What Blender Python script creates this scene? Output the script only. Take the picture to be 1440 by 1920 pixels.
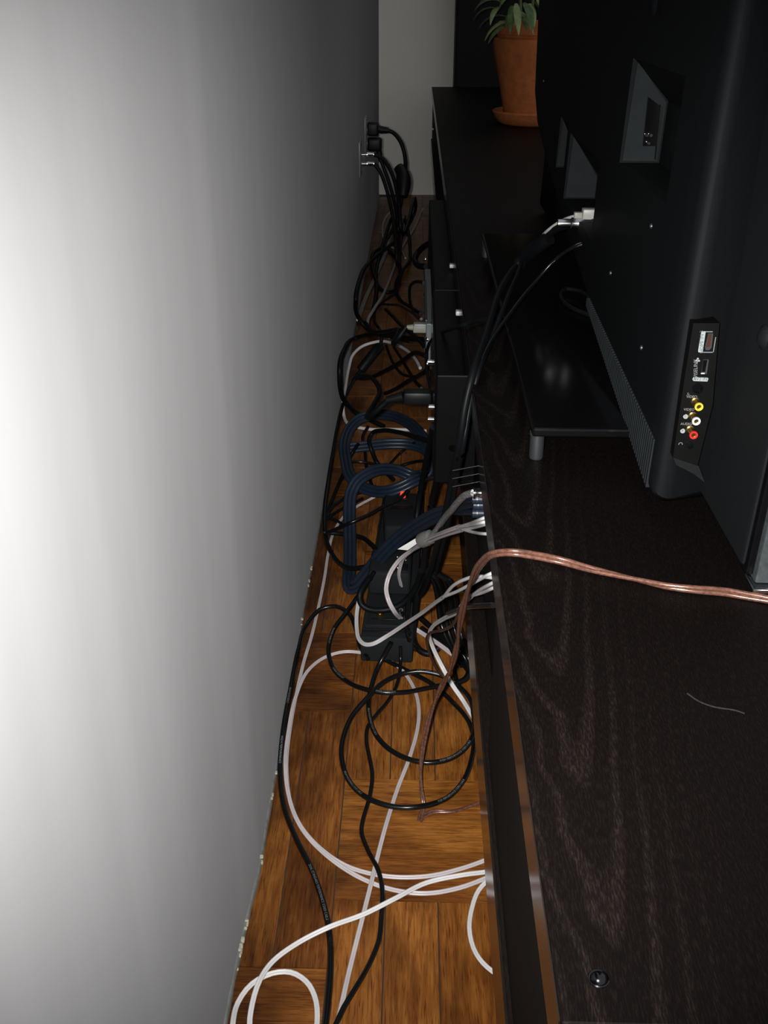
import bpy, bmesh, math, random
from mathutils import Vector, Matrix, noise
random.seed(7)
for o in list(bpy.data.objects): bpy.data.objects.remove(o)
S = bpy.context.scene
COL = S.collection
V = Vector

# ---------------------------------------------------------------- camera
F_PX = 1950.0
PITCH = math.atan(990 / 1950.0)
YAW = math.atan(63 * math.cos(PITCH) / F_PX)
CAM = V((0, 0, 0.8))
_fh = V((-math.sin(YAW), math.cos(YAW), 0)); _R = V((math.cos(YAW), math.sin(YAW), 0)); _Z = V((0, 0, 1))
_F = _fh * math.cos(PITCH) - _Z * math.sin(PITCH)
_U = _fh * math.sin(PITCH) + _Z * math.cos(PITCH)
cd = bpy.data.cameras.new('camera'); cam = bpy.data.objects.new('camera', cd); COL.objects.link(cam)
cd.sensor_fit = 'VERTICAL'; cd.sensor_height = 24.0; cd.lens = F_PX / 1920.0 * 24.0
cd.clip_start = 0.01
m3 = Matrix((_R, _U, -_F)).transposed()
cam.matrix_world = Matrix.Translation(CAM) @ m3.to_4x4()
S.camera = cam

# ---------------------------------------------------------------- light and exposure
S.view_settings.view_transform = 'Standard'; S.view_settings.look = 'None'
S.view_settings.gamma = 1; S.view_settings.use_curve_mapping = False
S.view_settings.exposure = 0.0
w = bpy.data.worlds.new('dim_room'); S.world = w; w.use_nodes = True
w.node_tree.nodes['Background'].inputs[0].default_value = (0.95, 0.97, 1.0, 1)
w.node_tree.nodes['Background'].inputs[1].default_value = 0.33
fl = bpy.data.lights.new('camera_flash', 'SPOT'); flash = bpy.data.objects.new('camera_flash', fl); COL.objects.link(flash)
fl.energy = 70.0; fl.color = (1.0, 0.985, 0.97); fl.shadow_soft_size = 0.008
fl.spot_size = math.radians(79); fl.spot_blend = 1.0
flash.matrix_world = Matrix.Translation(CAM - _R * 0.020 + _U * 0.006) @ m3.to_4x4()

# ---------------------------------------------------------------- geometry helpers
def ray(px, py): return _F + _R * ((px - 720) / F_PX) - _U * ((py - 960) / F_PX)
def az(px, py, z): d = ray(px, py); return CAM + d * ((z - 0.8) / d.z)
def ax(px, py, x): d = ray(px, py); return CAM + d * (x / d.x)
def ay(px, py, y): d = ray(px, py); return CAM + d * (y / d.y)

class MB:
    def __init__(s): s.v = []; s.f = []
    def add(s, vs, fs):
        b = len(s.v); s.v += [V(p) for p in vs]; s.f += [tuple(i + b for i in q) for q in fs]; return s
    def box(s, lo, hi, bev=0.0, seg=2):
        bm = bmesh.new(); bmesh.ops.create_cube(bm, size=1)
        lo = V(lo); hi = V(hi)
        for q in bm.verts: q.co = V([(lo[i] + hi[i]) / 2 + q.co[i] * (hi[i] - lo[i]) for i in range(3)])
        if bev: bmesh.ops.bevel(bm, geom=list(bm.edges), offset=bev, segments=seg, profile=0.5, affect='EDGES')
        bm.verts.index_update()
        s.add([q.co.copy() for q in bm.verts], [[q.index for q in f.verts] for f in bm.faces]); bm.free(); return s
    def cyl(s, p0, p1, r0, r1=None, n=20, cap=True):
        p0 = V(p0); p1 = V(p1); r1 = r0 if r1 is None else r1
        t = (p1 - p0).normalized(); a = t.orthogonal().normalized(); b = t.cross(a)
        vs = []
        for p, r in ((p0, r0), (p1, r1)):
            for i in range(n):
                th = 2 * math.pi * i / n; vs.append(p + (a * math.cos(th) + b * math.sin(th)) * r)
        fs = [(i, (i + 1) % n, n + (i + 1) % n, n + i) for i in range(n)]
        if cap: fs += [tuple(range(n))[::-1], tuple(range(n, 2 * n))]
        return s.add(vs, fs)
    def lathe(s, prof, c, axis=(0, 0, 1), n=40):
        t = V(axis).normalized(); a = t.orthogonal().normalized(); b = t.cross(a); c = V(c)
        vs = []; fs = []; m = len(prof)
        for r, h in prof:
            for i in range(n):
                th = 2 * math.pi * i / n; vs.append(c + t * h + (a * math.cos(th) + b * math.sin(th)) * max(r, 1e-5))
        for j in range(m - 1):
            for i in range(n):
                k = (i + 1) % n; fs.append((j * n + i, j * n + k, (j + 1) * n + k, (j + 1) * n + i))
        return s.add(vs, fs)
    def prism(s, pts, d):
        d = V(d); n = len(pts); pts = [V(p) for p in pts]
        fs = [tuple(range(n)), tuple(range(2 * n - 1, n - 1, -1))] + [(i, n + i, n + (i + 1) % n, (i + 1) % n) for i in range(n)]
        return s.add(pts + [p + d for p in pts], fs)
    def sweep(s, path, prof, ref=(0, -0.4, 0.9), twist=0.0, cap=True, scale=None):
        n = len(path); m = len(prof); ref = V(ref); vs = []; prev = None; L = 0
        for i, p in enumerate(path):
            t = (path[min(i + 1, n - 1)] - path[max(i - 1, 0)])
            t = t.normalized() if t.length > 1e-9 else V((0, 1, 0))
            if ref.length > 0:
                a = t.cross(ref)
                if a.length < 0.15: a = prev - t * prev.dot(t) if prev is not None else t.orthogonal()
                a.normalize()
                if prev is not None and a.dot(prev) < 0 and twist == 0 and m > 14: pass
            prev = a.copy()
            b = a.cross(t)
            if i: L += (p - path[i - 1]).length
            if twist:
                th = L * twist * 2 * math.pi; a, b = a * math.cos(th) + b * math.sin(th), b * math.cos(th) - a * math.sin(th)
            k = scale(i / (n - 1)) if scale else 1
            for (u, q) in prof: vs.append(p + a * (u * k) + b * (q * k))
        fs = [(i * m + j, i * m + (j + 1) % m, (i + 1) * m + (j + 1) % m, (i + 1) * m + j) for i in range(n - 1) for j in range(m)]
        if cap: fs += [tuple(range(m))[::-1], tuple(range((n - 1) * m, n * m))]
        return s.add(vs, fs)
    def build(s, name, mat, parent=None, smooth=True, kind=None):
        me = bpy.data.meshes.new(name); me.from_pydata([tuple(p) for p in s.v], [], s.f); me.validate(); me.update()
        bm = bmesh.new(); bm.from_mesh(me); bmesh.ops.recalc_face_normals(bm, faces=bm.faces); bm.to_mesh(me); bm.free()
        return link(name, me, mat, parent, smooth, kind)

def link(name, me, mat, parent=None, smooth=True, kind=None):
    if mat: me.materials.append(mat)
    if smooth:
        me.shade_smooth()
        try: me.set_sharp_from_angle(angle=math.radians(40))
        except Exception: pass
    o = bpy.data.objects.new(name, me); COL.objects.link(o)
    if parent is not None:
        o.parent = parent
        o.matrix_parent_inverse = PINV.get(parent.name, Matrix.Identity(4))
    if kind: o['kind'] = kind
    return o
PINV = {}
def thing(name, label, cat, loc=(0, 0, 0), group=None):
    o = bpy.data.objects.new(name, None); COL.objects.link(o); o.location = loc; o.empty_display_size = 0.03
    o['label'] = label; o['category'] = cat
    if group: o['group'] = group
    PINV[o.name] = Matrix.Translation(-V(loc)); return o
def tag(o, label, cat, group=None):
    o['label'] = label; o['category'] = cat
    if group: o['group'] = group
    return o
def struct(o): o['kind'] = 'structure'; return o

def smooth_path(pts, step=0.006):
    P = [V(p) for p in pts]; out = []
    P = [P[0] * 2 - P[1]] + P + [P[-1] * 2 - P[-2]]
    for i in range(1, len(P) - 2):
        p0, p1, p2, p3 = P[i - 1:i + 3]
        n = max(3, min(40, int((p2 - p1).length / step)))
        t0 = 0; t1 = t0 + max((p1 - p0).length, 1e-6) ** .5; t2 = t1 + max((p2 - p1).length, 1e-6) ** .5; t3 = t2 + max((p3 - p2).length, 1e-6) ** .5
        for k in range(n):
            t = t1 + (t2 - t1) * k / n
            a1 = p0 * ((t1 - t) / (t1 - t0)) + p1 * ((t - t0) / (t1 - t0)); a2 = p1 * ((t2 - t) / (t2 - t1)) + p2 * ((t - t1) / (t2 - t1)); a3 = p2 * ((t3 - t) / (t3 - t2)) + p3 * ((t - t2) / (t3 - t2))
            b1 = a1 * ((t2 - t) / (t2 - t0)) + a2 * ((t - t0) / (t2 - t0)); b2 = a2 * ((t3 - t) / (t3 - t1)) + a3 * ((t - t1) / (t3 - t1))
            out.append(b1 * ((t2 - t) / (t2 - t1)) + b2 * ((t - t1) / (t2 - t1)))
    out.append(P[-2]); return out
def circ(r, n=10, cx=0): return [(cx + r * math.cos(2 * math.pi * i / n), r * math.sin(2 * math.pi * i / n)) for i in range(n)]
def multi(r, k=2, n=8):
    # outline of k round strands moulded side by side
    gap = 1.8 * r; xs = [(i - (k - 1) / 2) * gap for i in range(k)]
    top = []; bot = []
    for x in xs:
        for j in range(n):
            th = math.radians(155 - 130 * j / (n - 1))
            top.append((x + r * math.cos(th), r * math.sin(th)))
    bot = [(-x, -y) for x, y in top]
    return top + [(xs[-1] + r, 0)] + bot + [(xs[0] - r, 0)]
def W3(pts, z, r=.004):
    # points are read off the floor (or a given height); none may sink into the wall
    out = []
    for p in pts:
        if not isinstance(p, Vector):
            q = az(p[0], p[1], p[2] if len(p) > 2 else z)
            p = q if q.x > -.1475 + r else ax(p[0], p[1], -.1475 + r)
            if p.z < r: p.z = r
        out.append(p)
    return out

# ---------------------------------------------------------------- materials
def nt(name):
    m = bpy.data.materials.new(name); m.use_nodes = True; t = m.node_tree
    return m, t, t.nodes['Principled BSDF']
def N(t, kind, **kw):
    n = t.nodes.new(kind)
    for k, v in kw.items():
        if k.startswith('i_'): n.inputs[k[2:].replace('_', ' ')].default_value = v
        else: setattr(n, k, v)
    return n
def plain(name, col, rough=0.5, metal=0.0, spec=0.5, var=0.12, scale=60, bump=0.0, coat=0.0, emit=None, es=0):
    m, t, b = nt(name)
    b.inputs['Roughness'].default_value = rough; b.inputs['Metallic'].default_value = metal
    b.inputs['Specular IOR Level'].default_value = spec; b.inputs['Coat Weight'].default_value = coat
    co = N(t, 'ShaderNodeTexCoord'); no = N(t, 'ShaderNodeTexNoise'); no.inputs['Scale'].default_value = scale; no.inputs['Detail'].default_value = 4
    t.links.new(co.outputs['Object'], no.inputs['Vector'])
    r = N(t, 'ShaderNodeValToRGB'); e = r.color_ramp.elements
    e[0].position = 0.3; e[1].position = 0.7
    e[0].color = tuple(c * (1 - var) for c in col) + (1,); e[1].color = tuple(min(1, c * (1 + var)) for c in col) + (1,)
    t.links.new(no.outputs['Fac'], r.inputs['Fac']); t.links.new(r.outputs['Color'], b.inputs['Base Color'])
    if bump:
        bp = N(t, 'ShaderNodeBump'); bp.inputs['Strength'].default_value = bump; bp.inputs['Distance'].default_value = 0.001
        t.links.new(no.outputs['Fac'], bp.inputs['Height']); t.links.new(bp.outputs['Normal'], b.inputs['Normal'])
    if emit:
        b.inputs['Emission Color'].default_value = emit + (1,); b.inputs['Emission Strength'].default_value = es
    return m

def wall_paint(name, col, rough):
    m, t, b = nt(name); t.nodes.remove(b)
    out = t.nodes['Material Output']
    d = N(t, 'ShaderNodeBsdfDiffuse'); d.inputs['Roughness'].default_value = rough
    co = N(t, 'ShaderNodeTexCoord'); mp = N(t, 'ShaderNodeMapping'); mp.inputs['Scale'].default_value = (1, 14, 1.0)
    t.links.new(co.outputs['Object'], mp.inputs['Vector'])
    n1 = N(t, 'ShaderNodeTexNoise'); n1.inputs['Scale'].default_value = 1.6; n1.inputs['Detail'].default_value = 5
    t.links.new(mp.outputs['Vector'], n1.inputs['Vector'])
    n2 = N(t, 'ShaderNodeTexNoise'); n2.inputs['Scale'].default_value = 420; n2.inputs['Detail'].default_value = 2
    t.links.new(co.outputs['Object'], n2.inputs['Vector'])
    r = N(t, 'ShaderNodeValToRGB'); e = r.color_ramp.elements; e[0].position = .3; e[1].position = .75
    e[0].color = tuple(c * .965 for c in col) + (1,); e[1].color = tuple(c * 1.03 for c in col) + (1,)
    t.links.new(n1.outputs['Fac'], r.inputs['Fac']); t.links.new(r.outputs['Color'], d.inputs['Color'])
    mx = N(t, 'ShaderNodeMath', operation='MULTIPLY_ADD'); mx.inputs[1].default_value = 0.12
    t.links.new(n2.outputs['Fac'], mx.inputs[0]); t.links.new(n1.outputs['Fac'], mx.inputs[2])
    bp = N(t, 'ShaderNodeBump'); bp.inputs['Strength'].default_value = 0.2; bp.inputs['Distance'].default_value = 0.0006
    t.links.new(mx.outputs[0], bp.inputs['Height']); t.links.new(bp.outputs['Normal'], d.inputs['Normal'])
    t.links.new(d.outputs[0], out.inputs['Surface'])
    return m

def plank_mat():
    m, t, b = nt('oak_parquet')
    co = N(t, 'ShaderNodeTexCoord'); oi = N(t, 'ShaderNodeObjectInfo')
    cx = N(t, 'ShaderNodeCombineXYZ')
    ml = N(t, 'ShaderNodeMath', operation='MULTIPLY'); ml.inputs[1].default_value = 37.0
    t.links.new(oi.outputs['Random'], ml.inputs[0])
    for i in range(3): t.links.new(ml.outputs[0], cx.inputs[i])
    ad = N(t, 'ShaderNodeVectorMath', operation='ADD'); t.links.new(co.outputs['Object'], ad.inputs[0]); t.links.new(cx.outputs[0], ad.inputs[1])
    mp = N(t, 'ShaderNodeMapping'); mp.inputs['Scale'].default_value = (1, 0.07, 1); t.links.new(ad.outputs[0], mp.inputs['Vector'])
    n1 = N(t, 'ShaderNodeTexNoise'); n1.inputs['Scale'].default_value = 330; n1.inputs['Detail'].default_value = 9; n1.inputs['Roughness'].default_value = .65; n1.inputs['Distortion'].default_value = .6
    t.links.new(mp.outputs[0], n1.inputs['Vector'])
    mp2 = N(t, 'ShaderNodeMapping'); mp2.inputs['Scale'].default_value = (1, 0.16, 1); t.links.new(ad.outputs[0], mp2.inputs['Vector'])
    n2 = N(t, 'ShaderNodeTexNoise'); n2.inputs['Scale'].default_value = 45; n2.inputs['Detail'].default_value = 3; n2.inputs['Distortion'].default_value = 1.2
    t.links.new(mp2.outputs[0], n2.inputs['Vector'])
    n3 = N(t, 'ShaderNodeTexNoise'); n3.inputs['Scale'].default_value = 14; n3.inputs['Detail'].default_value = 3
    t.links.new(ad.outputs[0], n3.inputs['Vector'])
    r1 = N(t, 'ShaderNodeValToRGB'); e = r1.color_ramp.elements; e[0].position = .28; e[1].position = .62
    e[0].color = (.125, .040, .009, 1); e[1].color = (.325, .132, .028, 1)
    mid = r1.color_ramp.elements.new(.44); mid.color = (.225, .080, .0165, 1)
    t.links.new(n1.outputs['Fac'], r1.inputs['Fac'])
    r2 = N(t, 'ShaderNodeValToRGB'); e = r2.color_ramp.elements; e[0].position = .3; e[1].position = .6
    e[0].color = (.62, .58, .5, 1); e[1].color = (1.12, 1.08, 1, 1); t.links.new(n2.outputs['Fac'], r2.inputs['Fac'])
    r3 = N(t, 'ShaderNodeValToRGB'); e = r3.color_ramp.elements; e[0].position = .36; e[1].position = .55
    e[0].color = (.66, .6, .55, 1); e[1].color = (1, 1, 1, 1); t.links.new(n3.outputs['Fac'], r3.inputs['Fac'])
    r4 = N(t, 'ShaderNodeValToRGB'); e = r4.color_ramp.elements; e[0].color = (.72, .68, .66, 1); e[1].color = (1.12, 1.15, 1.1, 1); t.links.new(oi.outputs['Random'], r4.inputs['Fac'])
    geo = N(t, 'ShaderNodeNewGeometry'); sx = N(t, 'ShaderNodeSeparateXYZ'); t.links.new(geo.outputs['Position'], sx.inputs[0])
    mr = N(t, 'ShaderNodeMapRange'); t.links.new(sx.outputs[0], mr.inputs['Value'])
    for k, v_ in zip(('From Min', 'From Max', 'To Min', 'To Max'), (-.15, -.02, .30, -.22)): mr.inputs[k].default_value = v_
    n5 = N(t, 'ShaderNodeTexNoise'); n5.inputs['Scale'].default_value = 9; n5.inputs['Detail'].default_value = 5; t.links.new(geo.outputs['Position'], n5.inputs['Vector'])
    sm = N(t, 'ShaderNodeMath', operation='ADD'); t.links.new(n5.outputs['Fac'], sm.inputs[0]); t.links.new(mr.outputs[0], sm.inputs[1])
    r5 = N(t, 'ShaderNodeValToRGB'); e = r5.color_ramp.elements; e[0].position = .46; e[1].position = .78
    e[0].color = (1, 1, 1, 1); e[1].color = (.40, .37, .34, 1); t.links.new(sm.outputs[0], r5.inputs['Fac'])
    mp6 = N(t, 'ShaderNodeMapping'); mp6.inputs['Scale'].default_value = (1, 0.05, 1); t.links.new(ad.outputs[0], mp6.inputs['Vector'])
    n6 = N(t, 'ShaderNodeTexNoise'); n6.inputs['Scale'].default_value = 900; n6.inputs['Detail'].default_value = 2; t.links.new(mp6.outputs[0], n6.inputs['Vector'])
    r6 = N(t, 'ShaderNodeValToRGB'); e = r6.color_ramp.elements; e[0].position = .30; e[1].position = .42
    e[0].color = (.45, .38, .3, 1); e[1].color = (1, 1, 1, 1); t.links.new(n6.outputs['Fac'], r6.inputs['Fac'])
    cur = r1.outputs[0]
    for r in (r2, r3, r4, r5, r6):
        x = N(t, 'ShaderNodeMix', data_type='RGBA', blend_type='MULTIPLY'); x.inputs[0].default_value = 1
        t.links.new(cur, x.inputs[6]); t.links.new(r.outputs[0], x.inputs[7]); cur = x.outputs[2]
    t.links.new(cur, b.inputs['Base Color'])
    b.inputs['Roughness'].default_value = .38; b.inputs['Specular IOR Level'].default_value = .35
    bp = N(t, 'ShaderNodeBump'); bp.inputs['Strength'].default_value = .3; bp.inputs['Distance'].default_value = .0006
    t.links.new(n1.outputs['Fac'], bp.inputs['Height']); t.links.new(bp.outputs['Normal'], b.inputs['Normal'])
    return m

def veneer(name, rough, spec, dark=(.0018, .0012, .00105), light=(.0165, .0108, .0092), cathedral=True):
    m, t, b = nt(name)
    co = N(t, 'ShaderNodeTexCoord'); sp = N(t, 'ShaderNodeSeparateXYZ'); t.links.new(co.outputs['Object'], sp.inputs[0])
    nz = N(t, 'ShaderNodeTexNoise'); nz.inputs['Scale'].default_value = 9; nz.inputs['Detail'].default_value = 2; t.links.new(co.outputs['Object'], nz.inputs['Vector'])
    mp = N(t, 'ShaderNodeMapping'); mp.inputs['Scale'].default_value = (1, .12, 1); t.links.new(co.outputs['Object'], mp.inputs['Vector'])
    pores = N(t, 'ShaderNodeTexNoise'); pores.inputs['Scale'].default_value = 1300; pores.inputs['Detail'].default_value = 3; pores.inputs['Roughness'].default_value = .7
    t.links.new(mp.outputs[0], pores.inputs['Vector'])
    def M(op, a, bb, c=None):
        n = N(t, 'ShaderNodeMath', operation=op)
        for i, q in enumerate((a, bb, c)):
            if q is None: continue
            if isinstance(q, (int, float)): n.inputs[i].default_value = q
            else: t.links.new(q, n.inputs[i])
        return n.outputs[0]
    pr = N(t, 'ShaderNodeValToRGB'); e = pr.color_ramp.elements; e[0].position = .47; e[1].position = .66; t.links.new(pores.outputs['Fac'], pr.inputs['Fac'])
    fac = M('MULTIPLY', pr.outputs[0], .55)
    if cathedral:
        dx = M('SUBTRACT', sp.outputs[0], .088)
        dx = M('ADD', dx, M('MULTIPLY', M('SUBTRACT', nz.outputs['Fac'], .5), .03))
        # nested arches: y - k*dx^2, flattening far from the heart so that straight grain remains
        d2 = M('DIVIDE', M('MULTIPLY', dx, dx), M('ADD', M('MULTIPLY', M('ABSOLUTE', dx, 0), 6.0), .12))
        val = M('SUBTRACT', sp.outputs[1], M('MULTIPLY', d2, 62.0))
        val = M('ADD', val, M('MULTIPLY', nz.outputs['Fac'], .16))
        sw = M('SINE', M('MULTIPLY', val, 66.0), 0)
        rr = N(t, 'ShaderNodeValToRGB'); e = rr.color_ramp.elements; e[0].position = .55; e[1].position = 1.0
        t.links.new(M('MULTIPLY_ADD', sw, .5, .5), rr.inputs['Fac'])
        q4 = M('POWER', M('MULTIPLY', M('ABSOLUTE', dx, 0), 38.0), 4.0)
        mask = M('ADD', M('DIVIDE', .9, M('ADD', q4, 1.0)), .06)
        fac = M('MULTIPLY', M('ADD', M('MULTIPLY', M('MULTIPLY', rr.outputs[0], mask), .85), .30), M('ADD', M('MULTIPLY', pr.outputs[0], .8), .15))
    mix = N(t, 'ShaderNodeMix', data_type='RGBA'); t.links.new(fac, mix.inputs[0])
    mix.inputs[6].default_value = dark + (1,); mix.inputs[7].default_value = light + (1,)
    t.links.new(mix.outputs[2], b.inputs['Base Color'])
    b.inputs['Roughness'].default_value = rough; b.inputs['Specular IOR Level'].default_value = spec
    bp = N(t, 'ShaderNodeBump'); bp.inputs['Strength'].default_value = .25; bp.inputs['Distance'].default_value = .0004
    t.links.new(pores.outputs['Fac'], bp.inputs['Height']); t.links.new(bp.outputs['Normal'], b.inputs['Normal'])
    return m

M_wall = wall_paint('grey_wall_paint', (.121, .120, .121), 1.0)
M_back = wall_paint('cream_wall_paint', (.84, .82, .765), .3)
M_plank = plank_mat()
M_sub = plain('dark_joint', (.035, .017, .006), .8)
M_trim = plain('painted_edge', (.17, .175, .165), .8, var=.25, scale=90, bump=.5)
M_chip = plain('chipped_plaster', (.36, .34, .26), .9, var=.3, scale=300, bump=.6)
M_wood = veneer('black_brown_veneer', .55, .08)
M_wood2 = veneer('black_brown_back_veneer', .75, .12, dark=(.0040, .0027, .0022), light=(.015, .0085, .006), cathedral=False)
M_edge = plain('glossy_board_edge', (.012, .009, .007), .16, spec=.5, var=.2)
M_blk = plain('black_plastic', (.0055, .006, .0066), .45, spec=.25)
M_blkm = plain('matte_black_plastic', (.013, .0148, .016), .75, spec=.1, bump=.2, scale=900)
M_tv = plain('charcoal_moulded_plastic', (.0070, .0080, .0086), .62, spec=.12, bump=.2, scale=1200)
M_tvd = plain('black_tv_plastic', (.0060, .0068, .0076), .62, spec=.06, bump=.15, scale=1200)
M_gloss = plain('gloss_black', (.003, .003, .0035), .14, spec=.25)
M_grille = plain('grey_grille_plastic', (.014, .0168, .0185), .7, spec=.08)
M_cord = plain('black_cord', (.0045, .0048, .0052), .24, spec=.35)
M_cord2 = plain('soft_black_cord', (.0045, .0052, .0058), .45, spec=.13)
M_white = plain('white_vinyl', (.64, .625, .62), .35, spec=.4, var=.04)
M_ltgrey = plain('pale_grey_vinyl', (.36, .35, .33), .4, spec=.4, var=.06)
M_pink = plain('clear_white_vinyl', (.50, .455, .46), .3, spec=.5, var=.06)
M_copper = plain('copper_in_clear_vinyl', (.15, .068, .046), .25, metal=.3, spec=.6, var=.4, scale=400, coat=.35)
M_brown = plain('brown_wire', (.045, .017, .009), .35, spec=.4, var=.25, coat=.2)
M_blue = plain('blue_video_vinyl', (.0135, .0225, .039), .38, spec=.45, var=.1)
M_chrome = plain('chrome', (.75, .76, .78), .14, metal=1, var=.03)
M_steel = plain('dull_steel', (.10, .105, .11), .4, metal=.8, var=.08)
M_gold = plain('gold_plate', (.80, .55, .20), .22, metal=1, var=.05)
M_braid = plain('silver_braid', (.80, .80, .68), .3, metal=.8, var=.85, scale=700, bump=1.0)
M_smoke = plain('smoky_clear_plastic', (.13, .13, .12), .2, spec=.6, coat=.5)
M_paper = plain('white_paper', (.70, .71, .68), .8, var=.03)
M_tick = plain('white_print', (.27, .31, .30), .7, var=.02)
M_print = plain('grey_white_print', (.16, .175, .175), .6, var=.05)
M_ink = plain('dark_ink', (.05, .07, .07), .7)
M_dvi = plain('ivory_plug', (.27, .27, .23), .5, var=.05)
M_plate = plain('grey_metal_plate', (.16, .18, .19), .5, metal=.3, var=.06)
M_red = plain('red_plastic', (.42, .018, .015), .35, var=.05)
M_yel = plain('yellow_plastic', (.50, .42, .03), .35, var=.05)
M_whp = plain('white_plastic', (.52, .50, .54), .35, var=.03)
M_lit = plain('lit_red_rocker', (.5, .02, .01), .3, emit=(1, .06, .02), es=.9)
M_terra = plain('terracotta', (.40, .125, .042), .85, spec=.1, var=.18, scale=45, bump=.3)
M_soil = plain('potting_soil', (.03, .02, .012), .95, var=.5, scale=200, bump=1)
M_leaf = plain('green_leaf', (.075, .125, .045), .5, spec=.3, var=.35, scale=70)
M_leaf2 = plain('pale_leaf_edge', (.22, .28, .12), .55, spec=.3, var=.2, scale=70)
M_stem = plain('plant_stem', (.10, .11, .06), .6)
M_cab = plain('black_lacquer', (.0028, .0027, .0026), .5, spec=.1)
M_dchrome = plain('smoked_chrome', (.09, .09, .10), .16, metal=1, var=.05)
M_scuff = plain('grey_scuff', (.012, .0115, .0115), .6, var=.5, scale=400)
M_sbar = plain('brushed_silver', (.10, .115, .12), .38, metal=.6, var=.25, scale=220)

# ================================================================ the room
WX = -0.1485
def wall_off(y, z):
    b = -0.07 / .17 * (.17 ** 2 - max(0, y - .598) ** 2) / 2 if y < 0.768 else 0.0
    if y > 0.768: b -= 0.004 * (1 - math.exp(-(y - 0.768) / 0.25))
    b += 0.0009 * noise.noise(V((1.3, y * 5.0, z * 0.8))) * min(1, max(0, (y - .1) * 2))
    return b
YB = 4.56
mb = MB(); ys = [-1.2 + i * 0.04 for i in range(0, 40)] + [0.4 + i * 0.016 for i in range(0, 261)]
ys = [y for y in ys if y < YB] + [YB + .05]; zs = [i * 0.12 for i in range(21)]
vs = [(WX + wall_off(y, z), y, z) for y in ys for z in zs]; nz = len(zs)
mb.add(vs, [(i * nz + j, (i + 1) * nz + j, (i + 1) * nz + j + 1, i * nz + j + 1) for i in range(len(ys) - 1) for j in range(nz - 1)])
n0 = len(mb.v)
mb.box((WX - .12, -1.2, 0), (WX - .03, YB + .05, 2.4))
wl = struct(mb.build('wall_left', M_wall)); wl['label'] = 'bare grey painted wall running along the left'
mb = MB().box((WX - .12, YB, 0), (2.6, YB + .12, 2.4))
wb = struct(mb.build('wall_back', M_back, smooth=False)); wb['label'] = 'cream painted wall at the far end'
# ragged painted edge where the wall meets the parquet
mb = MB(); pts = [(0, 0), (.0030, 0), (.0026, .003), (.0014, .0052), (0, .006)]
path = [V((WX + wall_off(y, 0) - .0005, y, 0)) for y in [i * 0.02 - .2 for i in range(238)] if y < YB - .002]
vs = []
for p in path:
    k = 1 + .35 * noise.noise(V((p.y * 40, 0, 3)))
    vs += [p + V((a * k, 0, b * k)) for a, b in pts]
m_ = len(pts)
mb.add(vs, [(i * m_ + j, i * m_ + j + 1, (i + 1) * m_ + j + 1, (i + 1) * m_ + j) for i in range(len(path) - 1) for j in range(m_ - 1)])
tr = struct(mb.build('trim_1', M_trim)); tr['label'] = 'rough painted bead along the foot of the wall'
for (px, py, n) in ((470, 1725, 5), (463, 1765, 4), (455, 1797, 3), (516, 1452, 2), (584, 1068, 2), (580, 1092, 2), (572, 1165, 2), (500, 1500, 2), (487, 1620, 2)):
    c = az(px, py, 0.004)
    mb = MB()
    for i in range(n):
        yy = c.y + random.uniform(-.012, .012); xx = WX + wall_off(yy, 0) + .0012; zz = random.uniform(.002, .006); s_ = random.uniform(.0006, .0017)
        mb.box((xx - .002, yy - s_ * 1.8, zz - s_), (xx + .0022, yy + s_ * 1.8, zz + s_), .0006, 1)
    mb.build('plaster_chip', M_chip, tr)

# ---- floor: slab of dark joints with every strip of parquet laid on it
sl = MB().box((WX - .05, -1.2, -.06), (2.6, YB + .02, -.0015))
floor = struct(sl.build('floor', M_sub, smooth=False)); floor['label'] = 'honey oak parquet with long strips and short crosswise strips'
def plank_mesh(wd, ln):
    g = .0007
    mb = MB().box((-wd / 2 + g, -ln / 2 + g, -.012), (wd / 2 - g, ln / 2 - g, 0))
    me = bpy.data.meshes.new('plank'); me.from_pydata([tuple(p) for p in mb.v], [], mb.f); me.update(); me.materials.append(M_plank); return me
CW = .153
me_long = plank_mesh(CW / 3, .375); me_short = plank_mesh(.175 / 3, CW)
me_wlong = {}
def put_plank(me, x, y, rot):
    o = bpy.data.objects.new('plank', me); COL.objects.link(o); o.parent = floor
    o.location = (x, y, random.uniform(-.0003, .0001)); o.rotation_euler = (0, 0, rot + random.choice((0, math.pi))); return o
cols = [(-.2235, .480), (-.0705, .735), (.0825, .480), (.2355, .735)]
for ci, (x0, ph) in enumerate(cols):
    y = ph - 2 * .55
    while y < YB:
        if y + .55 > .05 and y + .175 < YB + .2:
            for k in range(3):
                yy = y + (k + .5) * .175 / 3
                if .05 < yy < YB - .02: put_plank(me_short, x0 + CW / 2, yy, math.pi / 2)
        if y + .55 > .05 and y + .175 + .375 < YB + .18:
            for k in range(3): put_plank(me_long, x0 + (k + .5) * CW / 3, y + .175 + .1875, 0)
        y += .55

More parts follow.
